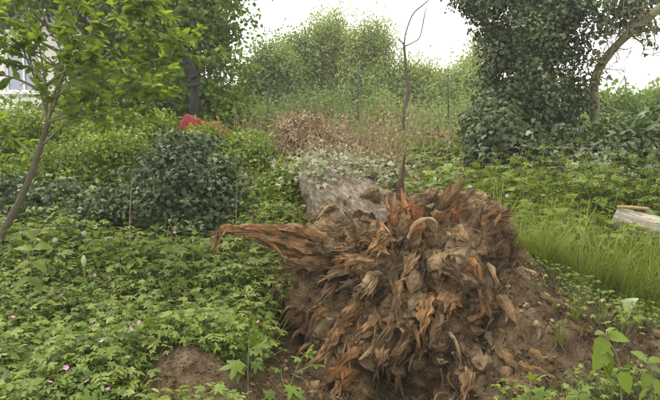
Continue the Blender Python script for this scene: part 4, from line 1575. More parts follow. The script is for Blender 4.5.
# ivy-clad tree at the right
YI = 9.0
b = foot(545, YI)
t = thing("ivy_tree", "tall tree smothered in dark ivy with a bare mossy limb leaning right", "tree", tuple(b))
g = Geo()
bl = [PB(525, 20, YI, 46, 40), PB(480, -8, YI, 36, 26), PB(515, 70, YI, 34, 40), PB(545, 110, YI - .1, 46, 40), PB(505, 130, YI - .2, 34, 34), PB(560, 55, YI, 28, 44), PB(490, 108, YI, 20, 20),
      PB(562, 8, YI, 30, 30), PB(550, -30, YI, 50, 30), PB(500, 165, YI - .2, 40, 22), PB(560, 150, YI - .2, 44, 28), PB(578, 112, YI, 14, 28), PB(470, 8, YI, 16, 14), PB(505, 40, YI, 20, 30), PB(538, 40, YI - .55, 30, 36), PB(540, 95, YI - .55, 28, 30)]
crown(g, [(c - b + [0, random.uniform(-.45, .45), 0], r * [1, .8, 1] * random.uniform(.85, 1.05)) for c, r in bl], 1600, 24, .09, IVY_LO, .035, .072, shell=.5, up=.15, droop=1.0, tint_var=.24, ragged=.22)
crown(g, [(PB(x, y, YI, r_, r_)[0] - b, PB(x, y, YI, r_, r_)[1]) for x, y, r_ in [(600, 30, 16), (622, 8, 22), (610, -12, 26), (650, 0, 22), (655, 35, 10), (640, 22, 12), (590, 78, 10), (606, 14, 14), (628, -2, 16), (645, 10, 10), (598, 44, 10)]],
      80, 16, .09, IVY, .05, .09, shell=.1, droop=1.0)
build("foliage", g, M_IVY, t)
g = Geo()
tube(g, [(0, 0, -.2), P(540, 100, YI + .1) - b, P(530, 20, YI) - b, P(520, -60, YI) - b], [.24, .20, .16, .08], 12, 24, rough=.15, seed=3, ridge=.12)
build("trunk", g, M_BARK, t)
g = Geo()
LB = [foot(592, YI) - [0, 0, .2], P(595, 118, YI), P(594, 85, YI), P(603, 62, YI - .1), P(622, 40, YI - .2), P(648, 18, YI - .3), P(690, -18, YI - .5)]
tube(g, [p - b for p in LB], [.09, .072, .068, .066, .064, .062, .055], 14, 50, rough=.14, seed=8, ridge=.10)
twigs = [[(610, 55), (606, 30), (612, 0)], [(626, 36), (634, 20), (640, -5)], [(600, 68), (590, 40), (598, 5)], [(640, 25), (632, 45), (624, 70), (626, 85)], [(648, 18), (655, 40), (652, 60)],
         [(622, 40), (640, 34), (668, 30)], [(614, 48), (604, 55), (592, 52)], [(634, 30), (628, 10), (636, -8)], [(655, 12), (640, 8), (622, 12)], [(630, 34), (644, 46), (640, 58)], [(604, 60), (612, 44), (606, 20)]]
for k in range(34):
    i = random.uniform(2, 5.6)
    l0 = np.array([(595, 118), (594, 85), (603, 62), (622, 40), (648, 18), (690, -18)], float)
    x0, y0 = (np.interp(i - 1, np.arange(6), l0[:, c]) for c in (0, 1))
    dx, dy = random.uniform(-16, 16), random.uniform(-26, 22)
    twigs.append([(x0, y0), (x0 + dx * .5 + random.uniform(-4, 4), y0 + dy * .5), (x0 + dx + random.uniform(-8, 8), y0 + dy + random.uniform(-6, 10))])
for tw in twigs:
    pts = [P(x, y, YI - .15 - random.uniform(0, .5) * (i > 0)) - b for i, (x, y) in enumerate(tw)]
    tk = random.uniform(.35, 1.0)
    tube(g, pts, [.022 * tk] + [.012 * tk] * (len(pts) - 2) + [.003], 6, 14, rough=.25, seed=rng.uniform(0, 40))
    for k in range(3):
        s = pts[-2] + (pts[-1] - pts[-2]) * random.uniform(0, .8)
        e = s + rng.normal(size=3) * .22
        tube(g, [s, (s + e) / 2 + rng.normal(size=3) * .04, e], [.008, .005, .002], 4, 6)
build("limb", g, M_LIMB, t, label="bare mossy limb arching up to the right edge")

# ivy bush between tree and slope, and the dark glossy shrub at the right edge
b = foot(505, 8.2)
t = thing("ivy_bush", "ivy bush at the foot of the ivy tree, just above the bank", "ivy", tuple(b))
g = Geo()
crown(g, [(c - b, r) for c, r in [PB(500, 135, 8.2, 30, 26), PB(530, 160, 8.2, 30, 22), PB(488, 165, 8.2, 24, 22), PB(565, 168, 8.3, 30, 22), PB(585, 185, 8.3, 24, 24)]], 420, 15, .08, IVY_LO, .055, .10, shell=.6, up=.2, droop=.9)
build("foliage", g, M_IVY, t)
g = Geo()
for k in range(9):
    e = np.array([random.uniform(-.5, .9), random.uniform(-.2, .3), random.uniform(.3, .9)])
    tube(g, [(0, 0, -.2), e * .5 + rng.normal(size=3) * .1, e], [.025, .016, .005], 6, 8)
build("stem", g, M_BARK, t)

LEAF_GLOSSY = Geo()
one_leaf(LEAF_GLOSSY, GLOSSY, np.zeros(3), np.array([0, 1., 0]), np.array([0, 0, 1.]), 1.0, .6)
LEAF_GLOSSY_ME = [LEAF_GLOSSY.mesh("leaf", M_LAUREL)]
for tv in (.25, .85):
    q = Geo()
    one_leaf(q, GLOSSY, np.zeros(3), np.array([0, 1., 0]), np.array([0, 0, 1.]), 1.0, tv)
    LEAF_GLOSSY_ME.append(q.mesh("leaf", M_LAUREL))


def put_leaf(mesh, parent, p, d, nrm, s, name="leaf"):
    o = link(name, mesh, parent, tuple(p))
    R = frames(np.array([d]), np.array([nrm]))[0]
    o.rotation_mode = 'QUATERNION'
    o.rotation_quaternion = Matrix(R.tolist()).to_quaternion()
    o.scale = (s, s, s)
    return o


b = foot(640, 7.6)
t = thing("laurel_shrub", "dark glossy laurel shrub at the right edge behind the log", "shrub", tuple(b))
g = Geo()
bl = [PB(625, 150, 7.6, 32, 34), PB(655, 135, 7.6, 28, 24), PB(660, 175, 7.5, 34, 34), PB(612, 185, 7.6, 24, 26), PB(690, 150, 7.6, 36, 40), PB(640, 200, 7.6, 30, 24)]
bl = [(c - b, r) for c, r in bl]
cc = crown(g, bl, 380, 11, .10, GLOSSY, .09, .15, shell=.5, up=.35, droop=.5)
build("foliage", g, M_LAUREL, t, kind="stuff")
g = Geo()
for k in range(14):
    e = cc[k]
    tube(g, [(0, 0, -.2), e * .5 + rng.normal(size=3) * .08, e], [.022, .014, .004], 6, 9)
build("stem", g, M_BARK, t)
for k in range(150):
    c, r = random.choice(bl)
    u = unit(rng.normal(size=3) + np.array([-.2, -1.2, .2]))
    put_leaf(random.choice(LEAF_GLOSSY_ME), t, c + u * r * random.uniform(.9, 1.1), unit(u + rng.normal(size=3) * .6 + np.array([0, 0, -.3])), unit(u + np.array([0, 0, .7]) + rng.normal(size=3) * .3), random.uniform(.10, .16))

# ------------------------------------------------------------------ leaning sapling at the left
YS = 5.5
b = P(-14, 268, YS)
b[2] = float(ground_z(np.array([b[0]]), np.array([b[1]]))[0])
t = thing("sapling", "slender sapling leaning in at the left edge with long light green leaves", "tree", tuple(b))
g = Geo()
TRK = [b * 0 + [0, 0, -.1], P(2, 236, YS) - b, P(22, 196, YS) - b, P(37, 158, YS) - b, P(48, 122, YS) - b]
TC, TR = tube(g, TRK, [.038, .034, .031, .028, .023], 12, 44, rough=.3, seed=5, ridge=.14)
build("trunk", g, M_BARK, t)
g = Geo()
shoots = [[(47, 122), (40, 90), (22, 45), (12, -10)], [(47, 122), (46, 85), (38, 30), (44, -20)], [(47, 122), (58, 95), (66, 50), (84, -12)], [(47, 122), (75, 105), (110, 70), (150, 30)],
          [(47, 122), (80, 112), (125, 95), (178, 72)], [(42, 145), (70, 122), (110, 112), (160, 102)], [(47, 122), (60, 80), (96, 30), (130, -5)], [(40, 90), (20, 80), (-5, 70), (-25, 40)],
          [(58, 95), (85, 75), (120, 45), (168, 40)], [(22, 45), (0, 30), (-20, 0), (-30, -20)], [(66, 50), (90, 35), (120, 15), (150, 0)], [(38, 160), (15, 140), (-10, 128), (-25, 120)],
          [(66, 50), (60, 20), (70, -5), (76, -25)], [(110, 70), (135, 66), (160, 58), (182, 48)], [(46, 85), (70, 68), (95, 62), (125, 68)], [(46, 85), (30, 60), (28, 20), (20, -20)]]
anchors = []
for i, s in enumerate(shoots):
    dy = random.uniform(-.7, .5)
    pts = [P(x, y, YS + dy * (k / 3.0)) - b for k, (x, y) in enumerate(s)]
    C, r = tube(g, pts, [.014, .010, .007, .003], 6, 22, rough=.15, seed=i)
    anchors.append((C, .0))
    for k in range(8):
        j = random.randint(5, 21)
        d = unit(C[j] - C[j - 1])
        e = C[j] + unit(d + rng.normal(size=3) * .7 + np.array([0, -.1, .05])) * random.uniform(.18, .42)
        m = (C[j] + e) / 2 + rng.normal(size=3) * .02
        C2, _ = tube(g, [C[j], m, e], [.005, .004, .002], 5, 12, seed=i + k * .3)
        anchors.append((C2, .1))
build("branches", g, M_LIMB, t)
SAPL = []
for tv in (.12, .35, .5, .68, .9):
    q = Geo()
    one_leaf(q, LONG if tv != .5 else leaf_ovate(w=.30, n=6, fold=.12, droop=.34, peak=.45), np.zeros(3), np.array([0, 1., 0]), np.array([0, 0, 1.]), 1.0, tv)
    SAPL.append(q.mesh("leaf", M_SAPLEAF))
spots = []
for C, st in anchors:
    n = len(C)
    for j in range(int(n * (.25 if st == 0 else .1)), n):
        for k in range(2 if st else 1):
            d = unit(C[j] - C[j - 1]) if j else unit(C[1] - C[0])
            side = unit(np.cross(d, [0, 0, 1.0]) * (1 if (j + k) % 2 else -1) + rng.normal(size=3) * .4)
            spots.append((C[j], unit(d * .5 + side * .9 + np.array([0, 0, -.15])), random.uniform(.05, .125)))
random.shuffle(spots)
rest = Geo()
for i, (p, d, s) in enumerate(spots):
    nrm = unit(np.array([0, 0, 1.0]) + rng.normal(size=3) * .4)
    if i < 290:
        put_leaf(random.choice(SAPL), t, p, d, nrm, s)
    else:
        one_leaf(rest, LONG, p, d, nrm, s, random.uniform(.1, .9))
build("foliage", rest, M_SAPLEAF, t, kind="stuff")

# ------------------------------------------------------------------ brushwood pile with dry leaves, dead stems
b = foot(305, 9.2)
t = thing("brushwood_pile", "rounded pile of dry brown leaves and cut twigs over the end of the fallen trunk", "brushwood pile", tuple(b))
PB_ = [PB(304, 140, 9.2, 29, 24), PB(318, 158, 8.8, 28, 18), PB(345, 160, 8.4, 30, 16), PB(292, 160, 9.0, 16, 20), PB(300, 175, 9.0, 26, 20), PB(370, 165, 8.2, 26, 14), PB(300, 128, 9.3, 20, 12), PB(335, 146, 9.0, 26, 16)]
PB_ = [(c - b, r) for c, r in PB_]
bm = bmesh.new()
for i, (c, r) in enumerate(PB_):
    blob_bm(bm, c, r * .8, i * 2.1, .4, 3)
me = bpy.data.meshes.new("heap_core")
bm.to_mesh(me)
bm.free()
me.materials.append(M_SOIL)
link("heap_core", me, t)
g = Geo()
crown(g, PB_, 620, 26, .06, SMALL, .02, .055, shell=.75, up=.3, droop=.2, tint_var=.2)
build("dry_leaves", g, M_DRYLEAF, t, kind="stuff")
g = Geo()
for k in range(150):
    c, r = random.choice(PB_)
    u = unit(rng.normal(size=3) + np.array([0, -.4, .6]))
    s = c + u * r * .8
    e = s + unit(u + rng.normal(size=3) * .7 + np.array([0, 0, .3])) * random.uniform(.12, .5)
    tube(g, [s, (s + e) / 2 + rng.normal(size=3) * .04, e], [.006, .004, .002], 4, 6, tint=random.random(), cap=False)
build("twigs", g, M_DRYSTEM, t, kind="stuff")
# dead stems standing round the pile
g = Geo()
pp = np.vstack([sample(420, -1.8, 2.0, 7.2, 12.5, lambda x, y: np.ones_like(x)), sample(160, -.8, 1.3, 8.2, 10.5, lambda x, y: np.ones_like(x)), sample(14, -4, -.9, 4.4, 7, lambda x, y: np.ones_like(x))])
for x, y in pp:
    p0 = np.array([x, y, float(ground_z(np.array([x]), np.array([y]))[0]) - .02])
    h = random.uniform(.4, 1.15)
    e = p0 + np.array([random.gauss(0, .25), random.gauss(0, .2), h])
    m = (p0 + e) / 2 + rng.normal(size=3) * .05
    tube(g, [p0, m, e], [.006, .0045, .0018], 4, 7, cap=False, mat=1)
    nl = random.randint(5, 14)
    tt = rng.uniform(.25, 1, nl)
    pos = p0 + (e - p0) * tt[:, None] + rng.normal(size=(nl, 3)) * .03
    scatter(g, OVATE, pos, frames(unit(rng.normal(size=(nl, 3)) + [0, 0, -.6]), unit(rng.normal(size=(nl, 3)))), rng.uniform(.02, .05, nl), rng.uniform(0, 1, nl), 0)
build("dead_stems", g, [M_DRYLEAF, M_DRYSTEM], kind="stuff", label="dry brown stems with withered leaves standing round the brushwood pile", category="dead stems")
# withered pale creeper lying over the trunk
g = Geo()
n = 1500
TC3 = spline(tr_pts, 60)
i0 = np.clip(19 + np.abs(rng.normal(size=n)) * 13, 0, 56).astype(int)
pos = TC3[i0] + np.stack([rng.normal(size=n) * .26 + .08, rng.normal(size=n) * .15, .25 + np.abs(rng.normal(size=n)) * .09], -1)
scatter(g, IVY, pos, frames(unit(rng.normal(size=(n, 3)) + [0, -.5, -.2]), unit(rng.normal(size=(n, 3)) * .5 + [0, -.3, 1])), rng.uniform(.03, .065, n), rng.uniform(0, 1, n))
build("withered_creeper", g, M_DEADLEAF, kind="stuff", label="withered pale leaves draped over the fallen trunk", category="creeper")

# ------------------------------------------------------------------ thin bare stem
b = foot(401, 12.0)
t = thing("bare_tree", "thin bare stem with two arching twigs rising against the sky", "tree", tuple(b))
g = Geo()
tube(g, [(0, 0, -.1), P(404, 112, 12) - b, P(408, 92, 12) - b, P(406, 70, 12) - b, P(404, 45, 12) - b], [.05, .042, .036, .032, .028], 8, 30, rough=.35, seed=3, ridge=.15)
build("trunk", g, M_BARK, t)
for s, r in [([(404, 45), (406, 32), (413, 14), (424, 4), (436, -6)], .018), ([(405, 46), (414, 42), (420, 36), (424, 18), (427, 2)], .015), ([(405, 46), (400, 40), (399, 36)], .014),
             ([(406, 75), (414, 66), (422, 58)], .01), ([(408, 92), (420, 85), (430, 72)], .008), ([(408, 96), (398, 84), (392, 70)], .008)]:
    g = Geo()
    tube(g, [P(x, y, 12 - .05 * i) - b for i, (x, y) in enumerate(s)], [r] + [r * .8] * (len(s) - 2) + [r * .35], 6, 20, rough=.3, seed=r * 900)
    build("twig", g, M_BARK, t)

# ------------------------------------------------------------------ wire fence
f0 = foot(268, 14.2)
t = thing("wire_fence", "green wire mesh fence with thin metal posts below the skyline trees", "fence", tuple(f0))
posts = []
for px, top, Y in [(268, 86, 14.2), (358, 66, 14.2), (448, 76, 14.0), (530, 80, 14.0)]:
    p = foot(px, Y)
    q = P(px, top, Y)
    posts.append((p, q))
    g = Geo()
    tube(g, [p - f0 - [0, 0, .2], q - f0], [.02, .02], 8, 4)
    tube(g, [q - f0, q - f0 + [0, 0, .03]], [.032, .022], 8, 3)
    build("post", g, M_POST, t)
g = Geo()
for (p, q), (p2, q2) in zip(posts, posts[1:]):
    hh = 1.35
    for k in range(14):
        z = .1 + k * hh / 13
        a, c = p - f0 + [0, 0, z], p2 - f0 + [0, 0, z]
        m = (a + c) / 2 + [0, 0, -.02]
        tube(g, [a, m, c], [.003, .003, .003], 3, 5, cap=False)
    nseg = 24
    for k in range(1, nseg):
        a = p + (p2 - p) * k / nseg - f0
        tube(g, [a, a + [0, 0, hh + .1]], [.0025, .0025], 3, 3, cap=False)
build("wire_mesh", g, M_WIRE, t)

# ------------------------------------------------------------------ dark post and red cover
b = foot(194, 11.2)
t = thing("dark_post", "dark knobbly weathered post with a bracket behind the red cover", "post", tuple(b))
g = Geo()
tube(g, [(0, 0, -.2), P(194, 108, 11.2) - b, P(194, 84, 11.2) - b, P(192, 70, 11.2) - b, P(186, 58, 11.2) - b, P(183, 50, 11.2) - b], [.085, .08, .07, .085, .075, .05], 14, 50, rough=.6, seed=4, ridge=.3)
build("shaft", g, M_DARKPOST, t)
g = Geo()
tube(g, [P(187, 86, 11.1) - b, P(196, 85, 11.08) - b, P(202, 83, 11.1) - b], [.025, .04, .02], 10, 12, rough=.5, seed=6)
tube(g, [P(190, 78, 11.1) - b, P(198, 75, 11.08) - b], [.03, .02], 9, 8, rough=.5, seed=7)
build("bracket", g, M_DARKPOST, t)
b = foot(208, 9.15)
g = Geo()
nu, nv_ = 60, 30
U, W = np.meshgrid(np.linspace(0, 1, nu), np.linspace(0, 1, nv_))
top = np.array([P(180, 121, 9.3), P(188, 115, 9.2), P(198, 119, 9.1), P(208, 123, 9.1), P(215, 121, 9.05), P(225, 127, 9.05), P(232, 139, 9.05)]) - b
TT = spline(top, nu)
V = TT[None] + np.stack([0 * U, np.where(W < .35, .5 * (.35 - W) / .35, -.18 * (W - .35)), np.where(W < .35, -.4 * ((.35 - W) / .35) ** 2, -.42 * (np.maximum(W - .35, 0) / .65) ** 1.3)], -1)
q = np.stack([U * 9, W * 1.6, 0 * U], -1).reshape(-1, 3)
V = V + (np.stack([0 * U, .05 * fbm(q, 3).reshape(U.shape), .03 * fbm(q + 9, 3).reshape(U.shape)], -1))
i = (np.arange(nv_ - 1)[:, None] * nu + np.arange(nu - 1)[None]).ravel()
g.add(V.reshape(-1, 3), np.vstack([np.stack([i, i + 1, i + nu + 1], 1), np.stack([i, i + nu + 1, i + nu], 1)]))
red = build("red_cover", g, M_TARP, None, tuple(b), label="red cloth cover half hidden by leaves below the dark post", category="cover")
so = red.modifiers.new("thick", 'SOLIDIFY')
so.thickness = .012

# ------------------------------------------------------------------ house behind the sapling
YH = 17.0
hz0 = float(ground_z(np.array([-7.]), np.array([YH]))[0])
h0 = np.array([P(60, 60, YH)[0], YH, hz0])
t = thing("house", "white rendered house glimpsed through the leaves in the upper left", "house", tuple(h0))


def boxg(g, x0, x1, y0, y1, z0, z1, tint=.5):
    V = [(x, y, z) for x in (x0, x1) for y in (y0, y1) for z in (z0, z1)]
    T = [(0, 1, 3), (0, 3, 2), (4, 6, 7), (4, 7, 5), (0, 4, 5), (0, 5, 1), (2, 3, 7), (2, 7, 6), (0, 2, 6), (0, 6, 4), (1, 5, 7), (1, 7, 3)]
    g.add(V, T, tint)


XL, XR, ZT = -5.2, 2.3, 3.6
wx0, wx1 = P(4, 60, YH)[0] - h0[0], P(40, 60, YH)[0] - h0[0]
wz0, wz1 = P(20, 92, YH)[2] - hz0, P(20, 44, YH)[2] - hz0
g = Geo()
boxg(g, XL, wx0, 0, .3, -.3, ZT)
boxg(g, wx1, XR, 0, .3, -.3, ZT)
boxg(g, wx0, wx1, 0, .3, -.3, wz0)
boxg(g, wx0, wx1, 0, .3, wz1, ZT)
boxg(g, XL, XL + .3, .3, 5, -.3, ZT)
boxg(g, XR - .3, XR, .3, 5, -.3, ZT)
flat(build("wall", g, M_WALL, t))
g = Geo()
for sgn in (0, 1):
    A = [(XL - .3, -.4 + 3.1 * sgn, ZT if sgn == 0 else ZT + 1.9), (XR + .3, -.4 + 3.1 * sgn, ZT if sgn == 0 else ZT + 1.9),
         (XR + .3, 2.7 + 2.9 * sgn, ZT + 1.9 if sgn == 0 else ZT), (XL - .3, 2.7 + 2.9 * sgn, ZT + 1.9 if sgn == 0 else ZT)]
    V = A + [(x, y, z + .15) for x, y, z in A]
    g.add(V, [(0, 2, 1), (0, 3, 2), (4, 5, 6), (4, 6, 7), (0, 1, 5), (0, 5, 4), (1, 2, 6), (1, 6, 5), (2, 3, 7), (2, 7, 6), (3, 0, 4), (3, 4, 7)])
flat(build("roof", g, M_TILE, t))
g = Geo()
boxg(g, XL - .3, XR + .3, -.5, -.38, ZT - .12, ZT + .06)
flat(build("gutter", g, M_FRAME, t))
g = Geo()
fw = .07
boxg(g, wx0, wx0 + fw, .05, .14, wz0, wz1)
boxg(g, wx1 - fw, wx1, .05, .14, wz0, wz1)
boxg(g, wx0 + fw, wx1 - fw, .05, .14, wz0, wz0 + fw)
boxg(g, wx0 + fw, wx1 - fw, .05, .14, wz1 - fw, wz1)
cx = (wx0 + wx1) / 2
boxg(g, cx - .03, cx + .03, .05, .14, wz0 + fw, wz1 - fw)
win = flat(build("window", g, M_FRAME, t))
for a, c in ((wx0 + fw, cx - .03), (cx + .03, wx1 - fw)):
    g = Geo()
    boxg(g, a, c, .09, .10, wz0 + fw, wz1 - fw)
    flat(build("pane", g, M_GLASS, win))
g = Geo()
boxg(g, wx0 - .05, wx1 + .05, -.08, -.003, wz0 - .07, wz0 - .005)
flat(build("sill", g, M_FRAME, win))

# ------------------------------------------------------------------ log and stick at the right
b = foot(645, 6.0)
t = thing("log", "pale weathered split log lying at the right edge in front of the laurel", "log", tuple(b))
g = Geo()
lp = [P(616, 218, 6.15) - b, P(640, 226, 6.0) - b, P(672, 235, 5.85) - b, P(720, 248, 5.6) - b]
C, r = tube(g, lp, [.13, .145, .15, .15], 26, 40, rough=.12, seed=6, ridge=.12, cap=False)
build("bark", g, M_LOG, t)
g = Geo()
d = unit(C[1] - C[0])
x = unit(np.cross(d, [0, 0, 1.0]))
y = np.cross(d, x)
V, T = [C[0] - d * .012], []
for ring, (rr_, off) in enumerate(((.5, -.02), (.97, .004))):
    for k in range(26):
        a = k * 2 * math.pi / 26
        V.append(C[0] + (x * math.cos(a) + y * math.sin(a)) * r[0] * rr_ * (1 + .06 * math.sin(3 * a)) + d * off)
for k in range(26):
    q = (k + 1) % 26
    T += [(0, 1 + k, 1 + q), (1 + k, 27 + k, 27 + q), (1 + k, 27 + q, 1 + q)]
g.add(V, T)
build("cut_end", g, M_LOGEND, t)
g = Geo()
st = [P(617, 207, 6.05), P(632, 207.5, 6.0), P(649, 209, 5.95)]
c0 = st[0].copy()
tube(g, [s - c0 for s in st], [.018, .021, .016], 6, 10, rough=.2, seed=3)
build("stick", g, M_STICK, None, tuple(c0), label="short yellowish stick lying on top of the pale log", category="stick")
g = Geo()
br = [P(427, 133, 10.0), P(440, 135, 10.0), P(452, 138, 9.9), P(462, 137, 9.9)]
c0 = foot(444, 10.0)
tube(g, [s - c0 for s in br], [.03, .04, .035, .015], 8, 18, rough=.25, seed=9)
tube(g, [np.array([0, 0, -.05]), br[1] - c0], [.02, .012], 6, 5)
build("fallen_branch", g, M_RUST, None, tuple(c0), label="reddish broken branch in the grass near the right fence post", category="branch")

# ------------------------------------------------------------------ single plants in the foreground
SINGLE = {}


def leaf_mesh(key, tmpl, tint, mat):
    k = (key, round(tint, 2))
    if k not in SINGLE:
        q = Geo()
        one_leaf(q, tmpl, np.zeros(3), np.array([0, 1., 0]), np.array([0, 0, 1.]), 1.0, tint)
        SINGLE[k] = q.mesh("leaf", mat)
    return SINGLE[k]


def herb_plant(name, label, px_base, Y, stems, leaves, tmpl, key, mat, rad=.004, lscale=1.05):
    """stems: pixel polylines; leaves: (px, py) stalk end, (dx, dy) pixel vector of the leaf, tint"""
    bx = P(px_base[0], px_base[1], Y)
    gz = float(on_ground(np.array([bx[0]]), np.array([bx[1]]))[0])
    base = np.array([bx[0], bx[1], gz])
    t = thing(name, label, "plant", tuple(base))
    for s in stems:
        g = Geo()
        pts = [P(x, y, Y + .02 * i) - base for i, (x, y) in enumerate(s)]
        if s[0] == px_base:
            pts[0] = np.array([0, 0, -.03])
        tube(g, pts, [rad] + [rad * .8] * (len(pts) - 2) + [rad * .45], 6, 12)
        build("stem", g, M_STEM, t)
    for (x, y), (dx, dy), tint in leaves:
        p = P(x, y, Y) - base
        e = P(x + dx, y + dy, Y) - base
        v = e - p
        L = np.linalg.norm(v)
        v = v + np.array([0, -random.uniform(.1, .6) * L, 0])
        nrm = unit(np.array([random.gauss(0, .45), -.35 + random.gauss(0, .3), .8]))
        put_leaf(leaf_mesh(key, tmpl, max(.05, tint - .3), mat), t, p, unit(v), nrm, L * lscale)
    return t


herb_plant("leafy_seedling", "young plant with three lobed leaves on a tall stem beside the bare mound", (248, 402), 3.35,
           [[(248, 402), (248, 372), (249, 345), (252, 328)], [(249, 350), (258, 346), (262, 345)], [(248, 368), (238, 362), (232, 360)]],
           [((252, 347), (22, -4), .7), ((250, 345), (10, -18), .6), ((247, 350), (-14, -16), .5), ((246, 364), (-30, 2), .7), ((246, 366), (-22, 12), .6), ((250, 362), (16, 8), .45), ((252, 330), (4, -14), .7)],
           PALM, "palm", M_HERB, .0042)
herb_plant("leafy_seedling", "pale branching seedling in front of the hollow, left of the roots", (284, 403), 3.45,
           [[(284, 403), (292, 380), (300, 362), (306, 352)], [(296, 372), (306, 368), (312, 364)], [(288, 392), (282, 380), (281, 368)]],
           [((304, 356), (14, -6), .8), ((302, 360), (-14, -6), .8), ((310, 365), (18, -2), .7), ((281, 370), (-14, -6), .7), ((284, 384), (20, 12), .8), ((276, 392), (-18, 6), .6), ((290, 390), (20, 12), .7), ((306, 354), (8, -14), .8)],
           PALM, "palm", M_PARSLEY, .0035)
herb_plant("broadleaf_seedling", "broad leaved bright green seedling at the lower right in front of the earth heap", (626, 404), 2.7,
           [[(626, 404), (620, 372), (608, 340), (606, 330)]],
           [((606, 338), (-20, 22), .75), ((606, 345), (-22, 30), .85), ((604, 350), (14, 30), .5), ((608, 336), (26, -2), .7), ((606, 334), (-18, -8), .5), ((620, 372), (12, 26), .8), ((606, 360), (-6, 34), .5), ((606, 332), (8, -10), .9)],
           leaf_ovate(w=.36, n=9, fold=.28, droop=.32, peak=.4, serr=.08), "broad", M_WEED, .004, .75)
herb_plant("broadleaf_seedling", "broad leaved seedling cut by the right edge at the lower right corner", (655, 404), 2.7,
           [[(655, 404), (652, 380), (648, 362)]],
           [((648, 364), (-18, -22), .7), ((648, 362), (16, -10), .45), ((650, 374), (-14, 16), .6), ((652, 380), (14, 18), .85), ((650, 368), (20, 4), .4), ((652, 388), (-24, 10), .5)],
           leaf_ovate(w=.36, n=9, fold=.28, droop=.32, peak=.4, serr=.08), "broad", M_WEED, .004, .75)
herb_plant("low_seedling", "low light green seedling at the bottom edge below the earth heap", (528, 406), 2.9,
           [[(528, 406), (530, 390), (532, 378)]],
           [((530, 388), (-20, -6), .8), ((532, 382), (14, -12), .8), ((531, 390), (22, 4), .7), ((528, 396), (-18, 8), .6), ((532, 380), (-6, -14), .8), ((530, 396), (26, 12), .6)],
           PALM, "palm", M_PARSLEY, .003)
herb_plant("low_seedling", "small lobed seedlings at the foot of the broad leaved seedling", (575, 406), 2.85,
           [[(575, 406), (578, 394), (580, 388)]],
           [((579, 392), (-16, -2), .6), ((580, 390), (14, -6), .5), ((577, 396), (20, 6), .6), ((576, 398), (-18, 4), .5)],
           PALM, "palm", M_HERB, .003)
herb_plant("tall_weed", "upright weed with broad grey green leaves at the foot of the sapling", (28, 300), 4.3,
           [[(28, 300), (31, 275), (33, 250), (38, 230)]],
           [((33, 250), (-22, -8), .7), ((34, 248), (26, -8), .75), ((31, 262), (-24, 6), .6), ((32, 262), (28, 4), .65), ((36, 238), (-14, -12), .7), ((37, 236), (14, -10), .8), ((30, 278), (-22, 10), .6), ((30, 278), (24, 8), .5), ((38, 231), (3, -14), .8)],
           OVATE_SER, "weed", M_HERB, .004, .8)
herb_plant("tall_weed", "upright weed with paired leaves left of the long torn root", (178, 300), 4.6,
           [[(178, 300), (176, 270), (174, 250), (176, 236)]],
           [((174, 250), (-16, -6), .6), ((175, 250), (17, -6), .6), ((175, 262), (-18, 5), .55), ((176, 262), (18, 5), .65), ((176, 240), (-10, -10), .7), ((176, 240), (11, -9), .7), ((177, 278), (-18, 6), .5), ((177, 278), (18, 8), .5)],
           OVATE_SER, "weed", M_HERB, .0035, .75)


def surf(px, py, y0, y1, h):
    """where the ray of a pixel comes down to h above the ground"""
    q = np.array([P(px, py, Y) for Y in np.arange(y0, y1, .02)])
    low = q[:, 2] <= on_ground(q[:, 0], q[:, 1]) + h
    return q[np.argmax(low)] if low.any() else q[-1]


# small pink flowers
fl = Geo()
for k in range(5):
    a = k * 1.2566
    one_leaf(fl, leaf_ovate(w=.42, n=4, fold=.05, droop=.15, peak=.6), np.zeros(3), np.array([math.cos(a), math.sin(a), .35]), np.array([-.3 * math.cos(a), -.3 * math.sin(a), 1]), .015, .3 + .1 * k)
PET = fl.mesh("petals", M_PINK)
sg = Geo()
stalk(sg, np.array([.02, .01, -.25]), np.array([0, 0, .001]), .0015, .001, .5, 0)
STK = sg.mesh("stalk", M_STEM)
pink = [(13, 317), (31, 313), (11, 335), (62, 295), (80, 303), (93, 322), (102, 341), (139, 322), (131, 329), (122, 307), (123, 298), (145, 290), (160, 273), (155, 290), (66, 368), (50, 382), (77, 386), (87, 381), (108, 389),
        (113, 276), (95, 275), (40, 300), (104, 291), (20, 352), (252, 330), (258, 322), (120, 352)]
for (px, py) in pink:
    q = surf(px, py, 2.6, 6.5, .33)
    o = thing("pink_flower", "tiny pink five petalled flower above the leaf cover in the left foreground", "flower", tuple(q), "pink flowers in the left foreground")
    a = link("petals", PET, o)
    a.rotation_euler = (.5 + random.uniform(-.3, .4), random.uniform(-.3, .3), random.uniform(0, 6))
    s = random.uniform(.8, 1.25)
    a.scale = (s, s, s)
    link("stalk", STK, o)
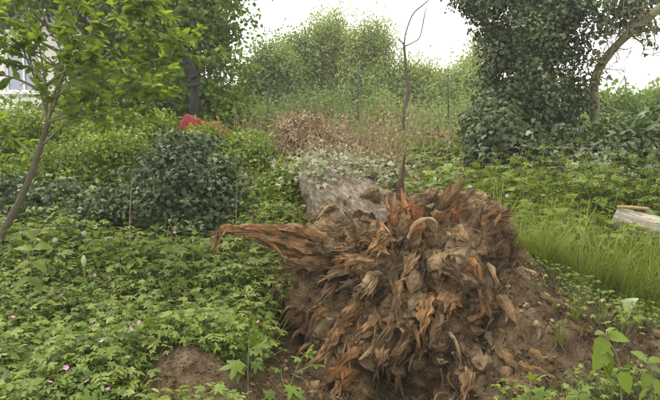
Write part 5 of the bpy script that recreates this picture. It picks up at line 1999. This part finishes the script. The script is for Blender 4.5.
# yellow dandelion flowers
fl = Geo()
for ring, (n_, el, L) in enumerate(((18, .15, .020), (14, .5, .016), (9, 1.0, .011))):
    for k in range(n_):
        a = k * 6.283 / n_ + ring * .2
        one_leaf(fl, NARROW, np.zeros(3), np.array([math.cos(a) * math.cos(el), math.sin(a) * math.cos(el), math.sin(el)]), np.array([-math.cos(a), -math.sin(a), 1]), L, .5)
DAND = fl.mesh("petals", M_YELLOW)
for px, py, lab, Y in [(18, 262, "yellow dandelion flower at the left edge below the sapling", 5.0), (282, 220, "yellow dandelion flower just above the long torn root", 5.2), (65, 246, "small yellow flower in the leaves right of the sapling foot", 5.4)]:
    q = P(px, py, Y)
    gz = float(ground_z(q[:1], q[1:2])[0])
    o = thing("dandelion_flower", lab, "flower", (q[0], q[1], gz), "yellow dandelion flowers")
    a = link("petals", DAND, o, (0, 0, q[2] - gz))
    a.rotation_euler = (.7, .1, random.uniform(0, 6))
    a.scale = (1.15,) * 3
    sg = Geo()
    stalk(sg, np.array([0, .02, -.02]), np.array([0, 0, q[2] - gz]), .0025, .002, .5, 0)
    build("stalk", sg, M_STEM, o)
# dandelion clocks
fl = Geo()
for k in range(110):
    z = 1 - 2 * (k + .5) / 110
    a = k * 2.39996
    d = np.array([math.cos(a) * math.sqrt(1 - z * z), math.sin(a) * math.sqrt(1 - z * z), z])
    sliver(fl, d * .004, d, .024, .0005)
    for j in range(5):
        e = unit(d * .9 + rng.normal(size=3) * .5)
        sliver(fl, d * .022, e, .009, .0006)
CLOCK = fl.mesh("seeds", M_WHITE)
for px, py, lab, Y in [(84, 233, "white dandelion clock among the leaves right of the sapling", 5.2), (470, 187, "white dandelion clock just above the broken root stubs", 6.0), (435, 179, "white dandelion clock right of the dark root spike", 6.4),
                       (55, 240, "white seed head beside the upright weed's leaves", 5.0), (507, 196, "white dandelion clock at the left side of the bright bank", 6.2)]:
    q = P(px, py, Y)
    gz = float(ground_z(q[:1], q[1:2])[0])
    o = thing("dandelion_clock", lab, "seed head", (q[0], q[1], gz), "white dandelion clocks")
    link("seeds", CLOCK, o, (0, 0, q[2] - gz)).scale = (.8, .8, .8)
    sg = Geo()
    stalk(sg, np.array([0, .02, -.02]), np.array([0, 0, q[2] - gz]), .0025, .002, .5, 0)
    build("stalk", sg, M_STEM, o)


# arum flowers: a pale funnel with one drawn-out lip
def arum(label, px, py, Y, h, w, turn, bud=False):
    q = P(px, py, Y)
    gz = float(on_ground(q[:1], q[1:2])[0])
    o = thing("arum_flower", label, "flower", (q[0], q[1], gz))
    z0 = q[2] - gz
    g = Geo()
    n_, m_ = 22, 12
    V, T = [], []
    for j in range(m_):
        t_ = j / (m_ - 1)
        for k in range(n_):
            a = k * 6.283 / (n_ - 1) * .97
            if bud:
                rr_ = w * .5 * math.sin(math.pi * (.08 + .87 * t_)) ** .8
                V.append((math.cos(a) * rr_, math.sin(a) * rr_, h * t_))
            else:
                rr_ = w * (.10 + .5 * t_ ** .85)
                lip = max(0, math.cos(a - turn)) ** 3 * t_ ** 3
                V.append((math.cos(a) * rr_ * (1 + .8 * lip), math.sin(a) * rr_ * .75 * (1 + .4 * lip), h * t_ - .12 * h * t_ ** 4 * (1 - math.cos(a - turn)) * .5 + .02 * h * lip))
    for j in range(m_ - 1):
        for k in range(n_ - 1):
            a = j * n_ + k
            T += [(a, a + 1, a + n_ + 1), (a, a + n_ + 1, a + n_)]
    g.add(V, T, .5)
    build("spathe", g, M_CREAM, o, (0, 0, z0))
    sg = Geo()
    tube(sg, [(0, .03, -.02), (0, .01, z0 * .6), (0, 0, z0 + h * .05)], [.007, .006, .006], 7, 8)
    build("stalk", sg, M_STEM, o)


arum("cream arum flower opening like a funnel at the top edge of the earth heap", 627, 320, 3.95, .15, .075, .25)
arum("closed cream arum bud standing in the leaves at the left", 84, 267, 4.7, .10, .045, 0, True)

# ------------------------------------------------------------------ the hazy air
hm, hnt, hout = new_mat("haze")
hv = nd(hnt, "ShaderNodeVolumePrincipled")
hv.inputs["Color"].default_value = (.97, .96, .92, 1)
hv.inputs["Density"].default_value = .0019
hv.inputs["Anisotropy"].default_value = .2
hnt.links.new(hv.outputs[0], hout.inputs["Volume"])
g = Geo()
boxg(g, -64, 64, -15, 79, -4, 10.5)
build("haze", g, hm, kind="stuff", label="thin pale haze hanging in the air of the whole garden", category="haze")
